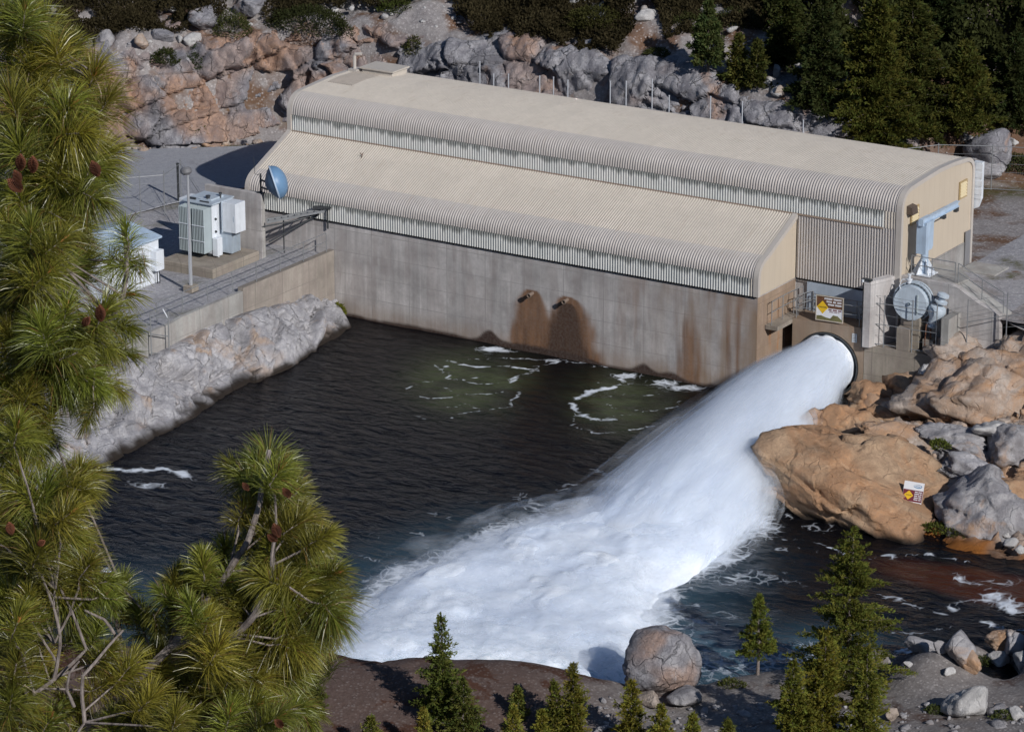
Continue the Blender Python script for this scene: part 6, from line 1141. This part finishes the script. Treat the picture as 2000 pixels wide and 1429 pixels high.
# needle tufts: pixel of the bud, needle reach in pixels, screen direction of the shoot, depth offset
TF = [(50, 15, 80, 80), (15, 95, 90, 100), (70, 105, 85, 60), (20, 190, 85, 110), (75, 190, 85, 50), (185, 145, 85, 60), (140, 205, 85, 40), (110, 250, 85, 20), (165, 260, 85, 10), (30, 275, 85, 100), (55, 325, 80, 95), (110, 330, 80, 60), (185, 335, 85, 20), (210, 300, 75, 30), (150, 380, 80, -20), (30, 375, 75, 110), (100, 400, 80, 70), (150, 420, 70, 0), (60, 450, 75, 80), (15, 470, 80, 120), (120, 470, 80, 40),
      (38, 520, 80, 90), (95, 530, 80, 40), (38, 578, 80, 100), (245, 445, 62, 88), (262, 512, 55, 5), (228, 520, 52, 170), (250, 575, 58, -10), (205, 608, 75, 70), (130, 600, 75, 80), (250, 640, 60, 0), (170, 650, 75, 30), (80, 640, 80, 110), (60, 690, 80, 100), (15, 650, 80, 120), (200, 690, 65, -20), (150, 730, 85, 0), (190, 760, 60, -40), (60, 760, 70, 80), (100, 700, 75, 60), (10, 740, 80, 120), (165, 790, 45, -90),
      (90, 820, 70, 40), (35, 835, 80, 70), (80, 860, 60, -20), (5, 880, 70, 120), (150, 925, 72, 60), (90, 960, 80, 80), (165, 960, 60, -10), (40, 930, 75, 110), (20, 1035, 90, 90), (90, 1020, 85, 60), (140, 1000, 75, 30), (80, 1070, 85, 60), (150, 1060, 75, 20), (160, 1120, 70, 40), (110, 1120, 80, 70), (40, 1130, 80, 100), (150, 1165, 75, 0), (60, 1180, 75, 80), (8, 1160, 80, 120), (36, 1210, 75, 70), (190, 1228, 68, 60), (240, 1140, 58, 75), (230, 1165, 40, -60),
      (35, 1280, 72, 80), (25, 1350, 70, 90), (85, 1290, 60, 20), (100, 1400, 70, 70), (35, 1410, 70, 90), (155, 1385, 62, 90), (255, 1300, 72, 60), (215, 1270, 55, 40), (310, 1300, 72, 60), (300, 1360, 68, 40), (370, 1330, 80, 50), (345, 1390, 65, 70), (220, 1410, 60, 90), (275, 1410, 60, 60), (405, 1212, 78, 80), (370, 1180, 55, 100), (425, 1268, 78, 60), (275, 1205, 45, -40), (340, 1145, 58, 95), (345, 1120, 48, 75), (395, 1095, 58, 85), (440, 1065, 52, 90), (380, 1140, 60, 110), (450, 1120, 60, 70),
      (525, 895, 82, 88), (500, 905, 70, 120), (550, 915, 70, 50), (530, 940, 60, 10), (570, 965, 70, 40), (560, 1000, 65, 20), (540, 1038, 85, 80), (585, 1020, 72, 30), (500, 1020, 55, 170), (640, 1045, 58, 20), (610, 1065, 75, 40), (600, 1100, 82, 20), (655, 1120, 68, 30), (545, 1110, 75, 60), (570, 1160, 85, 20), (610, 1150, 85, 10), (655, 1170, 75, 0), (540, 1165, 75, 120), (510, 1130, 60, 150), (560, 1215, 80, -20), (620, 1220, 80, -20), (655, 1210, 65, -40), (590, 1260, 75, -40), (540, 1260, 70, -60), (480, 1280, 70, 60), (500, 1330, 75, 30), (450, 1320, 65, 80), (505, 1375, 75, 20), (545, 1400, 62, 30), (450, 1390, 68, 60), (560, 1320, 70, 0), (585, 1290, 60, -30), (400, 1385, 65, 70), (525, 1425, 65, 40), (590, 1380, 50, 10), (480, 1170, 60, 130), (460, 1200, 55, 170),
      (620, 1180, 80, -10), (580, 1120, 80, 30), (545, 1080, 75, 70), (30, 560, 80, 100), (75, 350, 70, 80), (130, 300, 70, 30), (10, 30, 80, 120)]
O = []; Dd = []; Ln = []; Wd = []; C = []; tw = MB(); cones = []; budl = []
def tuft(u, v, R, ang, dz, dark=1., cnt=640):
    p = PP(u, v, dz); a = math.radians(ang); yv = -math.sin(a); ax = RT*math.cos(a)+UP*math.sin(a)-FW*r.uniform(-.1, .45); ax /= np.linalg.norm(ax)
    Rm = R/FPX*(PD+dz); k = np.argmin(((samp-(p-ax*.3))**2).sum(1)); q = samp[k]
    mid = (q+p)/2+np.array([0, 0, -.04])*np.linalg.norm(p-q); tw.tube([q, mid*.6+p*.4-ax*.04, p-ax*.10, p], [.0065, .0055, .005, .005], 5, False)
    n = cnt; t_ = r.uniform(0, 1, n)**.8; spread = r.normal(size=(n, 3)); spread -= (spread@ax)[:, None]*ax; spread /= np.linalg.norm(spread, axis=1)[:, None]
    el = np.interp(t_, [0, .6, 1], [1.5, 1.1, .3])+r.normal(size=n)*.25
    d = np.cos(el)[:, None]*ax+np.sin(el)[:, None]*spread
    O.append(p-ax*(.15*(1-t_))[:, None]); Dd.append(d); Ln.append(Rm*1.06*r.uniform(.72, 1.08, n)*np.interp(t_, [0, .3, 1], [.85, 1, .9])); Wd.append(np.full(n, .0030)*r.uniform(.8, 1.3, n))
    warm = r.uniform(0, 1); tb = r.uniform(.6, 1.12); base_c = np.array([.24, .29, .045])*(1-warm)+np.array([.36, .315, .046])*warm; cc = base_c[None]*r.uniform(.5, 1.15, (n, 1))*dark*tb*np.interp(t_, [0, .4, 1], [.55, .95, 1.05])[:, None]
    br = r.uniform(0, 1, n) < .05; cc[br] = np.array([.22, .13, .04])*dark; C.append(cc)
    if R > 60 and dark == 1. and r.uniform() < .5: budl.append(MB().lathe(p-ax*.01, ax, [(0, .007), (.02, .010), (.045, .006), (.06, .001)], 7))
for (u, v, R, ang) in TF:
    small = R < 63 and 430 < v < 600; tuft(u, v, R*r.uniform(.85, 1.12), ang+r.uniform(-15, 15), r.uniform(-.45, .35), 1., 240 if small else 430)
    if not small:
        for q_ in range(2):
            uu_, vv_ = u+r.uniform(-55, 40 if u < 300 else 30), v+r.uniform(-25, 60)
            if (uu_ > 150 and 400 < vv_ < 640) or (uu_ > 650): continue
            tuft(uu_, vv_, R*r.uniform(.62, .95), ang+r.uniform(-60, 60), r.uniform(-.2, .6), .95, 300)
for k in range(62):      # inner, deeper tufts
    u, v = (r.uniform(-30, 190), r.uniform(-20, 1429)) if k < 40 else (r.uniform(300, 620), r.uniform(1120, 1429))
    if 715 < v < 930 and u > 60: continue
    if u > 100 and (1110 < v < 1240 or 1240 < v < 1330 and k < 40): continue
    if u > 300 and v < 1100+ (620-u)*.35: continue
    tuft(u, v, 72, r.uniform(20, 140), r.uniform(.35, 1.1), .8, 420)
O = np.concatenate(O); Dd = np.concatenate(Dd); Ln = np.concatenate(Ln); Wd = np.concatenate(Wd); C = np.concatenate(C)
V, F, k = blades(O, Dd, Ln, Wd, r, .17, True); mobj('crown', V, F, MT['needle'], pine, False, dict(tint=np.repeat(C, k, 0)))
tw.build('twigs', MT['bark_grey'], pine); BUDM = m_paint('orange_bud', (.34, .13, .035), .7, .2)
for q_ in budl[:60]: q_.build('bud', BUDM, pine)
# cones
def cone(u, v, L, dz, dirv):
    p = PP(u, v, dz); b = MB(); n = 11; d, uu, vv2 = frame(dirv)
    for i in range(n):
        f = (i+.5)/n; rr2 = .5*L*.62*math.sin(math.pi*min(1, f*.82+.14)); m = 9
        for j in range(m):
            a = j*2*math.pi/m+i*.55; e = math.cos(a)*uu+math.sin(a)*vv2; s_ = -math.sin(a)*uu+math.cos(a)*vv2; c_ = p+d*(f-.5)*L; w_ = rr2*.42
            b.add([c_+e*rr2*.3-s_*w_*.6, c_+e*rr2*.3+s_*w_*.6, c_+e*rr2+s_*w_+d*L*.05, c_+e*rr2*1.12+d*L*.075, c_+e*rr2-s_*w_+d*L*.05, c_+e*rr2*.55-d*L*.03], [(0, 1, 2, 3, 4), (0, 5, 4), (1, 2, 5), (2, 3, 5), (3, 4, 5)])
    return b.build('cone', CONE, pine, recalc=False)
CONE = m_paint('brown_cone', (.21, .075, .035), .8, .3)
for u, v, L in [(40, 318, .085), (64, 322, .085), (30, 362, .095), (34, 345, .07), (186, 330, .085), (196, 612, .085), (168, 628, .06), (540, 1036, .075), (532, 1050, .06), (20, 1032, .07), (545, 1412, .06), (560, 962, .06), (480, 950, .05), (80, 1060, .05)]:
    cone(u, v, L, -.55, RT*r.uniform(-.6, .6)+UP*r.uniform(.3, 1)-FW*.3)
